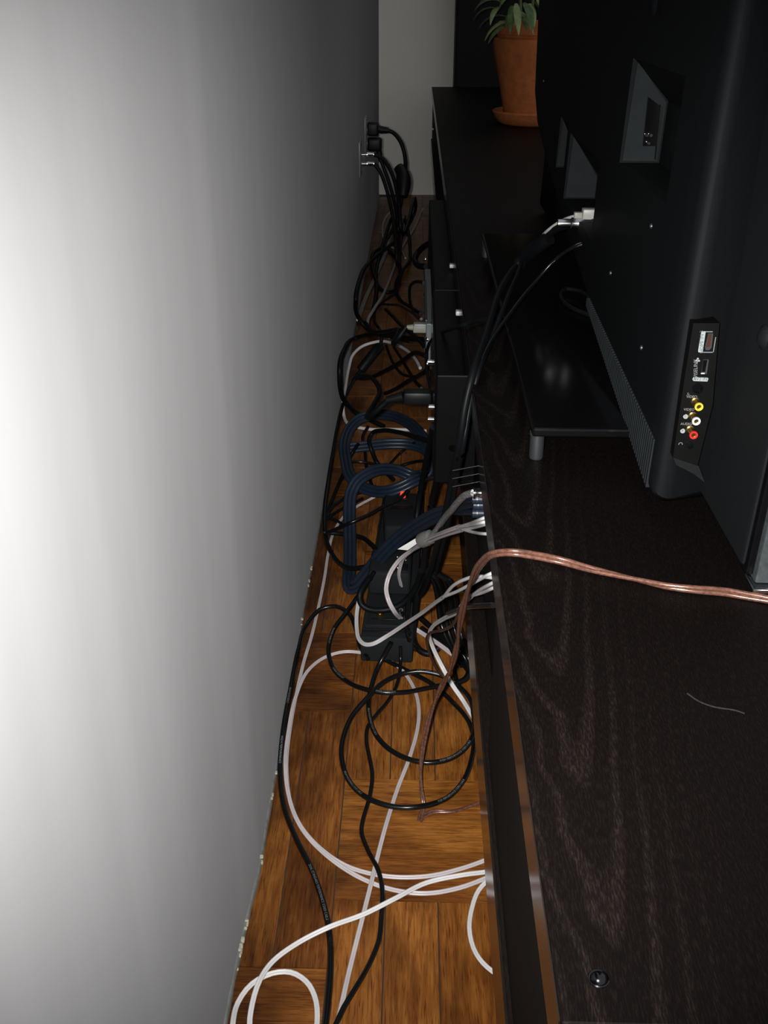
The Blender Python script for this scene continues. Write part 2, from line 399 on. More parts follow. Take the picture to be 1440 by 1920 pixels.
# ================================================================ tv bench
BX = .061; BT = .44; BY0 = .272; BY1 = 4.40
bench = thing('tv_bench', 'long low black-brown wood veneer bench running beside the wall', 'tv bench', (.4, 2.3, 0))
MB().box((BX, BY0, .407), (.62, BY1, BT), .0012, 2).build('top_board', M_wood, bench, smooth=False)
MB().box((BX - .0005, BY0 + .002, .4085), (BX + .003, BY1 - .002, .4388), .0008, 1).build('top_edge_band', M_edge, bench, smooth=False)
MB().box((BX + .001, BY0 + .004, .19), (.60, BY1 - .004, .248), .001, 1).build('bottom_board', M_wood2, bench, smooth=False)
MB().box((BX - .0005, BY0 + .004, .192), (BX + .002, BY1 - .004, .247), .0006, 1).build('bottom_edge_band', M_edge, bench, smooth=False)
MB().box((BX + .004, BY0 + .03, .248), (BX + .012, .665, .407)).build('back_panel', M_wood2, bench, smooth=False)
MB().box((BX + .004, 2.35, .248), (BX + .012, BY1 - .03, .407)).build('back_panel', M_wood2, bench, smooth=False)
for y in (BY0 + .006, 2.33, BY1 - .036): MB().box((BX + .012, y, .248), (.58, y + .028, .407)).build('side_panel', M_wood2, bench, smooth=False)
for y in (BY0 + .15, 1.6, 2.9, BY1 - .2):
    for x in (.16, .54): MB().cyl((x, y, 0), (x, y, .19), .02, .024).build('leg', M_blk, bench)
# domed cap on the bench top and clips on the back edge
c = az(1122, 1836, BT)
MB().lathe([(.0044, 0), (.0044, .0005), (.0040, .0009), (.0034, .0007), (.0031, .0012), (.0024, .0021), (.0012, .0026), (0, .0027)], c, n=28).build('screw_cap', M_dchrome, bench)
MB().sweep(smooth_path([az(a, b, BT + .00005) for a, b in ((1288, 1300), (1310, 1315), (1340, 1326), (1378, 1332), (1396, 1338))]), [(-.0006, 0), (.0006, 0), (.0004, .00008), (-.0004, .00008)]).build('scuff_mark', M_scuff, bench)
for px, py in ((845, 498), (857, 586), (811, 242)):
    p = ax(px, py, BX - .003); p.z = min(p.z, .43)
    q = MB().box((BX - .005, p.y - .006, p.z - .003), (BX + .001, p.y + .006, p.z + .003), .0015, 2)
    q.build('edge_clip', M_whp, bench)

# dark tall cabinet behind the bench
cab = thing('tall_cabinet', 'tall black cabinet standing against the cream end wall', 'cabinet', (.5, 4.48, 0))
MB().box((.148, 4.405, .0), (.95, 4.555, 1.95), .002).build('carcass', M_cab, cab, smooth=False)
MB().box((.155, 4.398, .06), (.545, 4.405, 1.93), .001).build('door', M_cab, cab, smooth=False)
MB().box((.55, 4.398, .06), (.94, 4.405, 1.93), .001).build('door', M_cab, cab, smooth=False)

# ================================================================ television
LEAN = .035
def ln_(x, z): return x + LEAN * (z - .455)
def leaned(mb):
    for p in mb.v: p.x = ln_(p.x, p.z)
    return mb
tv = thing('television', 'large black flat television seen from behind, on the bench', 'television', (.22, 1.18, .44))
RX = .219; HX = .180
leaned(MB().box((RX, .605, .455), (.240, 1.88, 1.12), .004, 2)).build('back_panel', M_tv, tv)
leaned(MB().box((.2215, .600, .452), (.232, 1.885, 1.123), .0015, 2)).build('side_band', M_gloss, tv)
leaned(MB().box((.2262, .594, .449), (.262, 1.89, 1.127), .002, 2)).build('silver_bezel', M_sbar, tv)
leaned(MB().box((.2250, .590, .441), (.264, .622, .4475), .001, 1)).build('bottom_trim', M_chrome, tv)
leaned(MB().box((.2615, .625, .485), (.2635, 1.86, 1.10), .0006, 1)).build('screen', M_gloss, tv, smooth=False)
# housing: arched lower edge, wide rounded corners, two connector bays cut in
out = [(.700, .456), (.712, .449), (.735, .4465), (.80, .456), (.95, .478), (1.10, .500), (1.25, .520), (1.42, .545), (1.58, .575), (1.70, .60), (1.78, .64), (1.85, .78), (1.86, 1.0), (1.78, 1.05), (.76, 1.05), (.70, 1.0)]
hb = MB().prism([V((HX, y, z)) for y, z in out], (RX - HX + .012, 0, 0))
for q in hb.v:          # the near end is undercut towards the screen
    if q.x > HX + .001 and q.y < .80: q.y = (.775 if q.z > .5 else .725) + (q.y - .70) * .25
leaned(hb)
def cutter(y0, y1, zb, zd, zt, depth):
    pts = [(HX - .01, zb), (HX + depth, zb), (HX + depth, zd), (HX + .001, zt), (HX - .01, zt)]
    c = MB().prism([V((ln_(x, z), y0, z)) for x, z in pts], (0, y1 - y0, 0)); return c
me = bpy.data.meshes.new('h'); me.from_pydata([tuple(p) for p in hb.v], [], hb.f)
bm = bmesh.new(); bm.from_mesh(me); bmesh.ops.recalc_face_normals(bm, faces=bm.faces)
ed = [e for e in bm.edges if all(q.co.x < HX + .03 for q in e.verts)]
ed = [e for e in ed if abs(e.verts[0].co.x - ln_(HX, e.verts[0].co.z)) < 1e-4 and abs(e.verts[1].co.x - ln_(HX, e.verts[1].co.z)) < 1e-4]
bmesh.ops.bevel(bm, geom=ed, offset=.017, segments=6, profile=.5, affect='EDGES'); bm.to_mesh(me); bm.free()
ho = bpy.data.objects.new('h', me); COL.objects.link(ho)
cuts = []
for args in ((.80, 1.0, .654, .707, .742, .036), (1.10, 1.33, .563, .590, .640, .040), (1.355, 1.43, .585, .61, .648, .022)):
    c = cutter(*args).build('c', None); cuts.append(c)
    md = ho.modifiers.new('b', 'BOOLEAN'); md.object = c; md.operation = 'DIFFERENCE'; md.solver = 'EXACT'
dg = bpy.context.evaluated_depsgraph_get(); dg.update()
hm = bpy.data.meshes.new_from_object(ho.evaluated_get(dg)); hm.name = 'rear_housing'; hm.materials.clear()
for c in cuts + [ho]: bpy.data.objects.remove(c)
hous = link('rear_housing', hm, M_tvd, tv)
# lighter plates inside the bays (far walls), sockets of the upper bay
def plate_y(y, pts, mat, name, par, th=.0015):
    return MB().prism([V((ln_(x, z), y, z)) for x, z in pts], (0, -th, 0)).build(name, mat, par, smooth=False)
plate_y(.9995, [(HX + .002, .656), (HX + .034, .656), (HX + .034, .706), (HX + .004, .740)], M_grille, 'bay_plate', tv)
plate_y(1.3295, [(HX + .002, .565), (HX + .038, .565), (HX + .038, .589), (HX + .004, .638)], M_grille, 'bay_plate', tv)
plate_y(1.4295, [(HX + .001, .587), (HX + .020, .587), (HX + .020, .609), (HX + .003, .646)], M_tv, 'bay_plate', tv)
so = MB().prism([ay(a, b, .994) for a, b in ((1216, 182), (1240, 200), (1231, 274), (1206, 274))], (0, .004, 0)).build('socket_block', M_gloss, tv, smooth=False)
MB().prism([ay(a, b, .993) for a, b in ((1239, 197), (1243, 200), (1233, 300), (1229, 300))], (0, .005, 0)).build('bay_rib', M_tv, so, smooth=False)
for px, py in ((1214, 254), (1221, 254), (1217, 269)):
    p = ay(px, py, .988); MB().lathe([(0, .0), (.0012, .0), (.0015, .0006), (.0015, .006)], (p.x, .988, p.z), (0, 1, 0), 14).build('socket_contact', M_chrome, so)
# ribbed loudspeaker grille low on the housing
gb = MB(); n = 56
for i in range(n):
    k0 = i / n; k1 = (i + .62) / n
    q = []
    for k in (k0, k1):
        y = .722 + .345 * k; x = HX - .0012 - .002 * k
        q.append((y, x, .4575 + .046 * k, .497 + .014 * k))
    (y0, xa, zb0, zt0), (y1, xb, zb1, zt1) = q
    gb.add([(xa, y0, zb0), (xa, y0, zt0), (xb, y1, zt1), (xb, y1, zb1), (xa + .004, y0, zb0), (xa + .004, y0, zt0), (xb + .004, y1, zt1), (xb + .004, y1, zb1)],
           [(0, 1, 2, 3), (7, 6, 5, 4), (0, 4, 5, 1), (1, 5, 6, 2), (2, 6, 7, 3), (3, 7, 4, 0)])
leaned(gb).build('speaker_grille', M_grille, tv, smooth=False, kind='stuff')
for px, py in ((1149, 512), (1209, 652), (1017, 152), (1220, 424)):
    p = ax(px, py, HX + .002 + LEAN * .1)
    MB().lathe([(0, -.0016), (.0016, -.0012), (.0022, 0), (.0022, .003)], (ln_(HX, p.z), p.y, p.z), (1, 0, 0), 12).build('screw', M_steel, tv)
# moulded bumps of the rear cover
p = ax(1228, 12, ln_(HX, .79)); MB().lathe([(.0, -.004), (.006, -.0035), (.009, -.001), (.0095, .002)], (ln_(HX, p.z) + .001, p.y, p.z), (1, 0, 0), 24).build('cover_bump', M_tvd, tv)
for px, py in ((1425, 630), (1320, 1003)):
    p = ax(px, py, RX + .001); x = ln_(RX, p.z)
    MB().lathe([(.0, -.0045), (.004, -.004), (.008, -.0015), (.009, .001)], (x + .0005, p.y + .004, p.z - .002), (1, 0, 0), 24).build('cover_bump', M_tv, tv)
# side input panel
AY = .698
avp = MB().prism([ay(px, py, AY - .0016) for px, py in ((1300, 606), (1349, 606), (1336, 760), (1308, 872), (1262, 858), (1282, 720))], (0, .075, 0)).build('input_panel', M_cab, tv, smooth=False)
MB().prism([ay(px, py, AY) for px, py in ((1262, 858), (1310, 874), (1322, 905), (1300, 888), (1268, 872))], (0, .06, 0)).build('panel_lip', M_tv, avp, smooth=False)
YF = AY - .0018
def pxpoly(name, pts, mat, par, y=YF, th=.0004): return MB().prism([ay(a, b, y) for a, b in pts], (0, -th, 0)).build(name, mat, par, smooth=False)
def text_geo(body, size):
    cu = bpy.data.curves.new('t', 'FONT'); cu.body = body; cu.size = size; cu.align_x = 'CENTER'; cu.align_y = 'CENTER'; cu.resolution_u = 2
    o = bpy.data.objects.new('t', cu); COL.objects.link(o); d = bpy.context.evaluated_depsgraph_get(); d.update()
    me = bpy.data.meshes.new_from_object(o.evaluated_get(d)); vs = [v.co.copy() for v in me.vertices]; fs = [tuple(p.vertices) for p in me.polygons]
    bpy.data.objects.remove(o); bpy.data.meshes.remove(me); return vs, fs
def text_y(body, px, py, size, rot, mat, par, y=None, slant=0.0):
    y = YF - .0006 if y is None else y
    vs, fs = text_geo(body, size); c = ay(px, py, y); a = math.radians(rot)
    vs2 = [(c.x + v.x * math.cos(a) - v.y * math.sin(a), y, c.z + v.x * math.sin(a) + v.y * math.cos(a)) for v in vs]
    return MB().add(vs2, fs).build('lettering', mat, par, smooth=False)
lb = pxpoly('socket_label', ((1315, 621), (1323, 621), (1317, 661), (1309, 660), (1309, 656)), M_tick, avp)
text_y('HDMI IN 3', 1316, 641, .0036, 98, M_ink, lb)
for seg in (((1323, 621), (1336, 621), (1336, 622.5), (1323, 622.5)), ((1317, 659.5), (1336, 659.5), (1336, 661), (1317, 661)), ((1341, 632), (1342.5, 632), (1338, 660), (1336.5, 660))):
    pxpoly('socket_outline', seg, M_print, avp)
hs = pxpoly('hdmi_socket', ((1327, 624), (1336, 624), (1333, 650), (1329, 655), (1322, 655), (1321, 650)), M_steel, avp, th=.0018)
pxpoly('socket_mouth', ((1329, 627), (1334, 627), (1331, 649), (1324, 651)), M_brown, hs, y=YF - .0019)
us = pxpoly('usb_socket', ((1318, 673), (1328, 673), (1324, 700), (1314, 700)), M_steel, avp, th=.0016)
pxpoly('socket_mouth', ((1319, 675), (1326, 675), (1322, 697), (1316, 697)), M_gloss, us, y=YF - .0017)
pxpoly('socket_tongue', ((1314, 699), (1321, 699), (1321, 701), (1314, 701)), M_whp, us, y=YF - .0018)
text_y('WISELINK', 1304.5, 693, .0036, 98, M_print, avp)
ub = pxpoly('usb_symbol', ((1306, 682), (1307.3, 682), (1308.6, 675), (1307.4, 674)), M_print, avp)
for a, b in ((1308.5, 672.5), (1305.6, 676), (1310.6, 676.5)): MB().cyl(ay(a, b, YF), ay(a, b, YF - .0004), .0007, n=12).build('symbol_dot', M_print, ub)
lb = pxpoly('socket_label', ((1300, 707), (1327, 708), (1328, 710), (1326, 715), (1300, 714), (1298, 711)), M_tick, avp)
text_y('AV2 IN', 1313, 711, .0032, 0, M_ink, lb)
text_y('S-', 1291, 739, .0026, 0, M_print, avp)
text_y('VIDEO', 1297, 744, .0026, 0, M_print, avp)
text_y('VIDEO', 1292, 768, .0026, 0, M_print, avp)
text_y('AUDIO', 1287, 795, .0026, 0, M_print, avp)
for px, py, ch in ((1285.5, 781, 'L'), (1280, 808, 'R')):
    d = MB().cyl(ay(px, py, YF), ay(px, py, YF - .0004), .0017, n=20).build('channel_mark', M_print, avp)
    text_y(ch, px, py, .0024, 0, M_ink, d)
# s-video socket, headphone socket
c = ay(1307, 727, YF); sv = MB().lathe([(.0, .0006), (.0034, .0006), (.0038, -.0024), (.0030, -.0024), (.0028, -.0004), (0, -.0004)], c, (0, 1, 0), 24).build('s_video_socket', M_gloss, avp)
c = ay(1293, 834, YF); MB().lathe([(.0024, .0004), (.0026, -.0018), (.0015, -.002), (.0013, 0), (0, 0)], c, (0, 1, 0), 20).build('headphone_socket', M_gloss, avp)
hp = MB()
for i in range(9):
    a0 = math.radians(-20 + 220 * i / 9); a1 = math.radians(-20 + 220 * (i + 1) / 9); c = ay(1276, 833, YF - .0003)
    hp.add([(c.x + r * math.cos(a), c.y, c.z + r * math.sin(a)) for a in (a0, a1) for r in (.0011, .0015)], [(0, 1, 3, 2)])
hp.build('headphone_symbol', M_print, avp, smooth=False)
for px, py, m_, nm in ((1310, 762, M_yel, 'yellow'), (1305, 789, M_whp, 'white'), (1300, 815, M_red, 'red')):
    d = ay(px, py, AY - .013)
    j = MB().lathe([(.0030, .0115), (.0030, .009), (.0022, .0085), (.0022, .001), (.0026, .0005), (.0026, -.0006), (0, -.0006)], d, (0, 1, 0), 22).build('phono_jack', M_gold, avp)
    j['label'] = nm + ' phono jack'
    MB().lathe([(.0028, .0004), (.0031, -.0004), (.0029, -.0014), (.0017, -.0014), (.0015, .0002)], d, (0, 1, 0), 22).build('colour_ring', m_, j)
# stand: black glass plate on cylindrical feet with a neck
MB().box((.100, .802, .464), (.40, 1.56, .472), .002, 2).build('stand_plate', M_gloss, tv, smooth=False)
for x, y in ((.106, .815), (.385, .815), (.106, 1.545), (.385, 1.545)):
    MB().lathe([(.0055, 0), (.006, .002), (.006, .021), (.0066, .0215), (.0066, .024), (0, .0245)], (x, y, BT), n=24).build('stand_foot', M_steel, tv)
MB().box((.232, 1.08, .472), (.262, 1.30, .60), .006).build('stand_neck', M_gloss, tv)

# ================================================================ pot plant on the bench
PX, PY = .337, 3.20
sa = tag(MB().lathe([(0, 0), (.085, 0), (.100, .006), (.112, .022), (.118, .034), (.114, .038), (.106, .034), (.096, .014), (0, .012)], (PX, PY, BT), n=56).build('pot_saucer', M_terra),
         'round terracotta saucer under the flowerpot on the bench', 'saucer')
pl = thing('potted_plant', 'leafy green plant in a round-bellied terracotta pot on the bench', 'plant', (PX, PY, BT + .013))
MB().lathe([(0, 0), (.078, 0), (.084, .008), (.092, .05), (.102, .10), (.114, .15), (.122, .185), (.124, .2), (.121, .212), (.112, .217), (.113, .221), (.117, .224), (.112, .252), (.108, .255), (.101, .253), (.100, .228), (0, .226)], (PX, PY, BT + .013), n=64).build('pot', M_terra, pl)
MB().lathe([(.1005, .232), (.05, .238), (0, .240)], (PX, PY, BT + .013), n=32).build('soil', M_soil, pl)
def leaf(base, az_, el, L, wd, droop, mat):
    n = 10; vs = []; p = V(base); e = el
    for i in range(n + 1):
        k = i / n
        ww = wd * (math.sin(math.pi * min(1, .06 + .94 * k) ** .75) ** .8) if i < n else .0004
        d = V((math.cos(az_) * math.cos(e), math.sin(az_) * math.cos(e), math.sin(e))); s = V((-math.sin(az_), math.cos(az_), 0)); up = s.cross(d)
        vs += [p - s * ww + up * (-ww * .35) * -1, p - up * .0, p + s * ww + up * ww * .35]
        p = p + d * (L / n); e -= droop / n
    fs = []
    for i in range(n):
        for j in range(2): a = i * 3 + j; fs.append((a, a + 1, a + 4, a + 3))
    mb = MB().add(vs, fs)
    # give the blade thickness
    b = len(vs); mb.add([v - V((0, 0, .0008)) for v in vs], [tuple(reversed(f)) for f in fs])
    return mb.build('leaf', mat, pl)
for i in range(4):
    a = i * 1.7; MB().sweep(smooth_path([(PX - .05 + .03 * i, PY - .02 + .015 * i, BT + .24), (PX - .055 + .034 * i, PY - .02, BT + .32), (PX - .065 + .045 * i, PY - .03 + .02 * i, BT + .38)]), circ(.004, 8)).build('stem', M_stem, pl)
for (px, py, y, a, e, L, wd, dr, pale) in [
    (958, 38, 3.10, 3.55, .1, .10, .013, 1.5, 1), (952, 44, 3.09, 3.75, -.1, .085, .012, 1.2, 0), (948, 30, 3.12, 3.3, .3, .09, .010, 1.6, 0),
    (936, 12, 3.12, 4.2, .0, .075, .009, 1.6, 1), (930, 14, 3.14, 3.2, .2, .08, .010, 1.6, 0), (944, 6, 3.11, 3.4, .6, .10, .012, 1.9, 0),
    (960, 10, 3.08, 4.6, -.5, .09, .010, .9, 0), (968, 6, 3.06, 4.8, -.6, .10, .010, .6, 1), (976, 20, 3.07, 5.3, -.3, .085, .010, 1.0, 1),
    (984, 4, 3.06, 5.0, -.2, .10, .012, 1.4, 0), (994, 6, 3.05, 5.0, -.6, .07, .011, .8, 1), (1004, 2, 3.06, 5.4, -.3, .08, .011, 1.3, 0),
    (972, -6, 3.12, 4.0, .5, .10, .012, 1.8, 0), (954, -10, 3.14, 3.3, .5, .10, .012, 1.8, 0), (990, -12, 3.1, 5.1, .4, .11, .013, 2.0, 1),
    (962, 26, 3.12, 4.3, .2, .07, .010, 1.6, 0), (980, 34, 3.1, 4.9, .2, .06, .010, 1.8, 0), (968, 44, 3.11, 4.5, .5, .05, .008, 1.4, 1), (1012, 20, 3.1, 5.6, .2, .09, .012, 1.6, 0),
    (1000, -20, 3.16, 1.2, .9, .12, .013, 1.6, 0), (960, -24, 3.16, 2.6, .9, .12, .013, 1.6, 0)]:
    leaf(ay(px, py, y), a, e, L, wd, dr, M_leaf2 if pale else M_leaf)

# ================================================================ wall sockets
def wall_plate(name, label, cat, px, py, mat, hh=.058):
    p = ax(px, py, WX); t_ = thing(name, label, cat, (WX, p.y, p.z))
    x0 = WX + wall_off(p.y, p.z)
    MB().box((x0 - .002, p.y - .036, p.z - hh), (x0 + .004, p.y + .036, p.z + hh), .0022, 2).build('cover_plate', mat, t_)
    for s_ in (-1, 1): MB().lathe([(0, .0012), (.002, .001), (.0032, 0)], (x0 + .004, p.y, p.z + s_ * (hh - .009)), (1, 0, 0), 14).build('plate_screw', M_chrome, t_)
    return t_, x0, p
M_cover = plain('painted_cover_plate', (.20, .205, .205), .3, spec=.5)
oa, xo, po = wall_plate('power_outlet', 'grey double power outlet plate on the wall holding two black plugs', 'outlet', 687, 256, M_cover)
for s_ in (-1, 1): MB().lathe([(.017, 0), (.017, .0012), (.015, .002), (0, .002)], (xo + .0055, po.y, po.z + s_ * .0195), (1, 0, 0), 26).build('socket_face', M_cover, oa)
ca, xc, pc = wall_plate('coax_wall_plate', 'grey wall plate with two chrome aerial connectors, nearer than the power outlet', 'wall plate', 677, 297, M_cover, .046)

# ================================================================ boxes in the bench
rc = thing('av_receiver', 'black receiver inside the bench taking the white and blue leads', 'receiver', (.25, .88, .25))
MB().box((BX + .012, .675, .256), (.42, 1.105, .400), .002).build('case', M_cab, rc, smooth=False)
for y in (.70, 1.08):
    for x in (.10, .38): MB().cyl((x, y, .248), (x, y, .256), .012).build('foot', M_blk, rc)
for i in range(7):
    y = .69 + i * .058; MB().box((BX + .008, y, .37), (BX + .013, y + .044, .398), .0008, 1).build('terminal_block', M_blk, rc, smooth=False)
for i in range(3):
    p = ax(886, 868 + i * 15, BX - .006)
    MB().cyl((BX - .024, p.y - .004, p.z - .006), (BX + .012, p.y, p.z), .0006, n=8).build('cooling_fin', M_cord2, rc)
dv = thing('media_player', 'black player in the bench with the power plug in its back', 'player', (.2, 1.32, .25))
MB().box((.028, 1.15, .256), (.34, 1.525, .395), .002).build('case', M_cab, dv, smooth=False)
for y in (1.18, 1.45):
    for x in (.08, .3): MB().cyl((x, y, .248), (x, y, .256), .01).build('foot', M_blk, dv)
MB().box((.0265, 1.16, .262), (.0285, 1.515, .388), .0006, 1).build('rear_plate', M_gloss, dv, smooth=False)
for i, y in enumerate((1.19, 1.225, 1.36, 1.44)):
    MB().lathe([(.003, .002), (.003, -.006), (.0022, -.006), (.002, 0)], (.0265, y, .34 - .03 * (i % 2)), (1, 0, 0), 14).build('rear_socket', M_chrome, dv)
for y in (1.163, 1.47): MB().lathe([(0, -.0012), (.002, -.0008), (.0026, .0005)], (.0265, y, .362), (1, 0, 0), 12).build('rear_screw', M_chrome, dv)
pc_ = thing('media_computer', 'black box in the bench with a grey rear plate and ivory plug', 'computer', (.2, 1.85, .25))
MB().box((.030, 1.53, .256), (.34, 2.25, .395), .002).build('case', M_cab, pc_, smooth=False)
for y in (1.56, 2.2):
    for x in (.08, .3): MB().cyl((x, y, .248), (x, y, .256), .01).build('foot', M_blk, pc_)
rp = MB().box((.020, 1.555, .27), (.034, 1.90, .335), .0012).build('rear_plate', M_plate, pc_, smooth=False)
MB().box((.0185, 1.555, .335), (.0215, 1.80, .341), .0006).build('plate_flange', M_steel, rp, smooth=False)
for px, py in ((792, 585), (797, 586), (796, 636), (789, 552), (787, 486), (785, 510)):
    p = az(px, py, .315); MB().lathe([(0, -.003), (.0022, -.0026), (.0034, 0), (.0034, .003)], (.020, min(p.y, 2.2), p.z), (1, 0, 0), 12).build('rear_screw', M_chrome, pc_)

# ================================================================ power strip and adapter
pn = az(725, 1190, .045); pf = az(757, 922, .045); axd = (pf - pn); Ls = axd.length
ps = thing('power_strip', 'black power strip lying on the parquet behind the bench', 'power strip', (pn.x, pn.y, 0))
rotz = math.atan2(axd.y, axd.x) - math.pi / 2
ps.rotation_euler = (0, 0, rotz); PINV[ps.name] = Matrix.Identity(4)
hw = .0345
pb = MB().box((-hw, 0, .001), (hw, Ls, .040), .003, 2).build('body', M_blkm, ps)
MB().box((-hw + .004, .020, .040), (hw - .004, Ls - .006, .046), .0015, 1).build('top_cover', M_blkm, ps)
MB().box((-hw + .002, .012, .0395), (hw - .002, .0145, .0415), .0004, 1).build('seam', M_blk, pb)
MB().box((-hw + .012, .034, .0455), (hw - .010, .0365, .0468), .0004, 1).build('seam', M_blk, pb)
for k, (x, m_) in enumerate(((-.012, M_gold), (.0145, M_chrome))):
    j = MB().lathe([(.0058, 0), (.0058, .003), (.0046, .0032), (.0046, .008), (.0032, .008), (.003, .004), (0, .004)], (x, .046, .0465), n=18).build('aerial_jack', m_, ps)
for i in range(5):
    y = .125 + i * .058
    s_ = MB().box((-.017, y - .017, .0455), (.017, y + .017, .0472), .002, 1).build('socket_face', M_blk, ps)
    for x in (-.006, .006): MB().box((x - .001, y - .004, .047), (x + .001, y + .004, .0475)).build('socket_slot', M_gloss, s_)
sw = MB().box((-.008, Ls - .036, .046), (.008, Ls - .012, .050), .001).build('switch_frame', M_blk, ps)
MB().box((-.0045, Ls - .034, .0495), (.0045, Ls - .016, .0545), .0015).build('lit_rocker', M_lit, sw)
def ps_pt(x, y, z): return V((pn.x, pn.y, 0)) + Matrix.Rotation(rotz, 3, 'Z') @ V((x, y, z))
q = ps_pt(-.004, .125, .047)
ad = thing('power_adapter', 'square black plug-in adapter on the near half of the power strip', 'adapter', tuple(q))
ad.rotation_euler = (0, 0, rotz); PINV[ad.name] = Matrix.Identity(4)
MB().box((-.028, -.034, .001), (.030, .036, .038), .006, 3).build('case', M_blkm, ad)
MB().box((.012, -.030, .037), (.026, -.010, .0395), .001).build('rating_plate', M_blk, ad)
for x, y in ((.010, .010), (.011, -.004), (.022, .002), (.012, -.020)): MB().lathe([(0, .0014), (.0012, .001), (.0018, 0)], (x, y, .0385), n=10).build('case_stud', M_chrome, ad)

# second adapter farther up the strip
q = ps_pt(.002, .265, .047)
a2 = thing('power_adapter', 'black plug-in adapter beside the lit red switch', 'adapter', tuple(q))
a2.rotation_euler = (0, 0, rotz + .1); PINV[a2.name] = Matrix.Identity(4)
MB().box((-.024, -.03, .001), (.030, .032, .034), .005, 3).build('case', M_blkm, a2)
MB().cyl((.0, -.03, .018), (-.003, -.05, .018), .005, .003).build('strain_relief', M_blk, a2)

# ================================================================ leads and wires
def lead(name, label, pts, r, mat, cat='cable', z=None, strands=1, twist=0, ref=(0, -.4, .9), group=None, step=.006):
    if name == 'black_lead': r *= .86; group = group or 'black leads tangled behind the bench'
    z = r if z is None else z
    path = smooth_path(W3(pts, z, r), step)
    prof = circ(r, 12) if strands == 1 else multi(r, strands)
    o = MB().sweep(path, prof, ref, twist).build(name, mat); tag(o, label, cat, group); o_path[o.name] = path
    return o
o_path = {}
def print_on(o, r, body, starts, size=.0038, mat=None, gap=0):
    path = o_path[o.name]; S_ = [0]
    for i in range(1, len(path)): S_.append(S_[-1] + (path[i] - path[i - 1]).length)
    for s0 in starts:
        vs, fs = text_geo(body, size)
        xs = [v.x for v in vs]; x0 = min(xs); base = s0 * S_[-1]; mb = MB(); i = 0; res = []
        for v in vs:
            s = base + v.x - x0
            lo, hi = 0, len(S_) - 2
            while lo < hi:
                mid = (lo + hi + 1) // 2
                if S_[mid] <= s: lo = mid
                else: hi = mid - 1
            p0, p1 = path[lo], path[lo + 1]; k = (s - S_[lo]) / max(1e-9, S_[lo + 1] - S_[lo])
            p = p0.lerp(p1, k); t = (p1 - p0).normalized(); nrm = V((0, -.5, .86)); nrm = (nrm - t * nrm.dot(t)).normalized(); sd = nrm.cross(t)
            a = v.y / r; res.append(p + (nrm * math.cos(a) + sd * math.sin(a)) * r * 1.03)
        mb.add(res, fs).build('printed_lettering', mat or M_print, o, smooth=False)

ZR = .0030
# --- thick black printed cable by the wall foot
F_ = lead('coaxial_cable', 'thick black printed cable hugging the wall foot down to the bottom edge',
     [(690, 1235, .012), (675, 1212, .010), (667, 1180, .012), (655, 1152, .018), (630, 1137, .022), (600, 1143, .018), (575, 1172, .010), (559, 1220, ZR), (545, 1290, ZR), (531, 1370, ZR), (525, 1440, ZR), (532, 1510, ZR), (555, 1572, ZR), (585, 1632, ZR), (605, 1690, ZR), (617, 1745, ZR), (620, 1800, ZR), (617, 1860, ZR), (610, 1925, ZR), (600, 2000, ZR)], ZR, M_cord)
print_on(F_, ZR, 'DUAL STANDARD PERFORMANCE VIDEO CABLE', (.74,), .0034)
print_on(F_, ZR, 'HIGH PERFORMANCE', (.42, .52), .0034)
# --- coiled printed cable (two big loops)
G_ = lead('coaxial_cable', 'thick black printed cable coiled in two big loops in front of the power strip',
     [(733, 1205, .052), (722, 1225, .035), (708, 1252, .02), (696, 1288, .013), (691, 1315, .013), (693, 1345, .012), (705, 1378, .012), (730, 1405, .012), (765, 1423, .012), (800, 1430, .012), (840, 1424, .012), (870, 1405, .012), (888, 1375, .013), (888, 1341, .013), (881, 1311, .014), (861, 1288, .016), (831, 1268, .022), (791, 1259, .026), (756, 1263, .024), (721, 1278, .023), (690, 1307, .022), (660, 1343, .010), (643, 1385, ZR), (641, 1425, ZR), (655, 1465, ZR), (690, 1497, .012), (740, 1513, .012), (790, 1512, .012), (840, 1495, ZR), (870, 1462, ZR), (885, 1420, ZR), (888, 1385, ZR), (876, 1348, ZR), (846, 1314, ZR), (811, 1283, ZR), (760, 1256, ZR), (715, 1234, ZR), (690, 1222, ZR)], ZR, M_cord)
print_on(G_, ZR, 'HIGH PERFORMANCE VIDEO CABLE', (.10, .22, .36, .58, .70), .0032)
H_ = lead('power_cable', 'thick black printed cord arching left of the power strip in one wide loop',
     [(702, 1072, .09), (690, 1090, .075), (677, 1108, .055), (664, 1128, .036), (648, 1150, .032), (627, 1178, .022), (617, 1207, .013), (617, 1232, .013), (627, 1257, .012), (651, 1278, .012), (680, 1291, .020), (715, 1298, .022), (759, 1298, .020), (797, 1291, .014), (822, 1286, .013), (846, 1282, .012), (868, 1275, .012), (878, 1259, .012), (874, 1238, .02), (862, 1220, .03)], ZR, M_cord)
print_on(H_, ZR, 'POWER CORD SVT', (.26, .44, .62), .0032)
I_ = lead('slim_cable', 'thin black cord wandering from the power strip down to the bottom edge',
     [(751, 1212, .03), (751, 1238, .012), (749, 1265, .006), (742, 1290, .0035), (725, 1318, .0035), (705, 1341, .0035), (690, 1362, .004), (687, 1388, .004), (693, 1422, .004), (698, 1452, .004), (694, 1490, .0035), (680, 1540, .003), (678, 1562, .003), (690, 1595, .003), (709, 1632, .011), (717, 1672, .012), (715, 1720, .006), (711, 1760, .003), (695, 1802, .003), (668, 1850, .010), (645, 1888, .011), (625, 1930, .008), (590, 1990, .003)], .0024, M_cord)

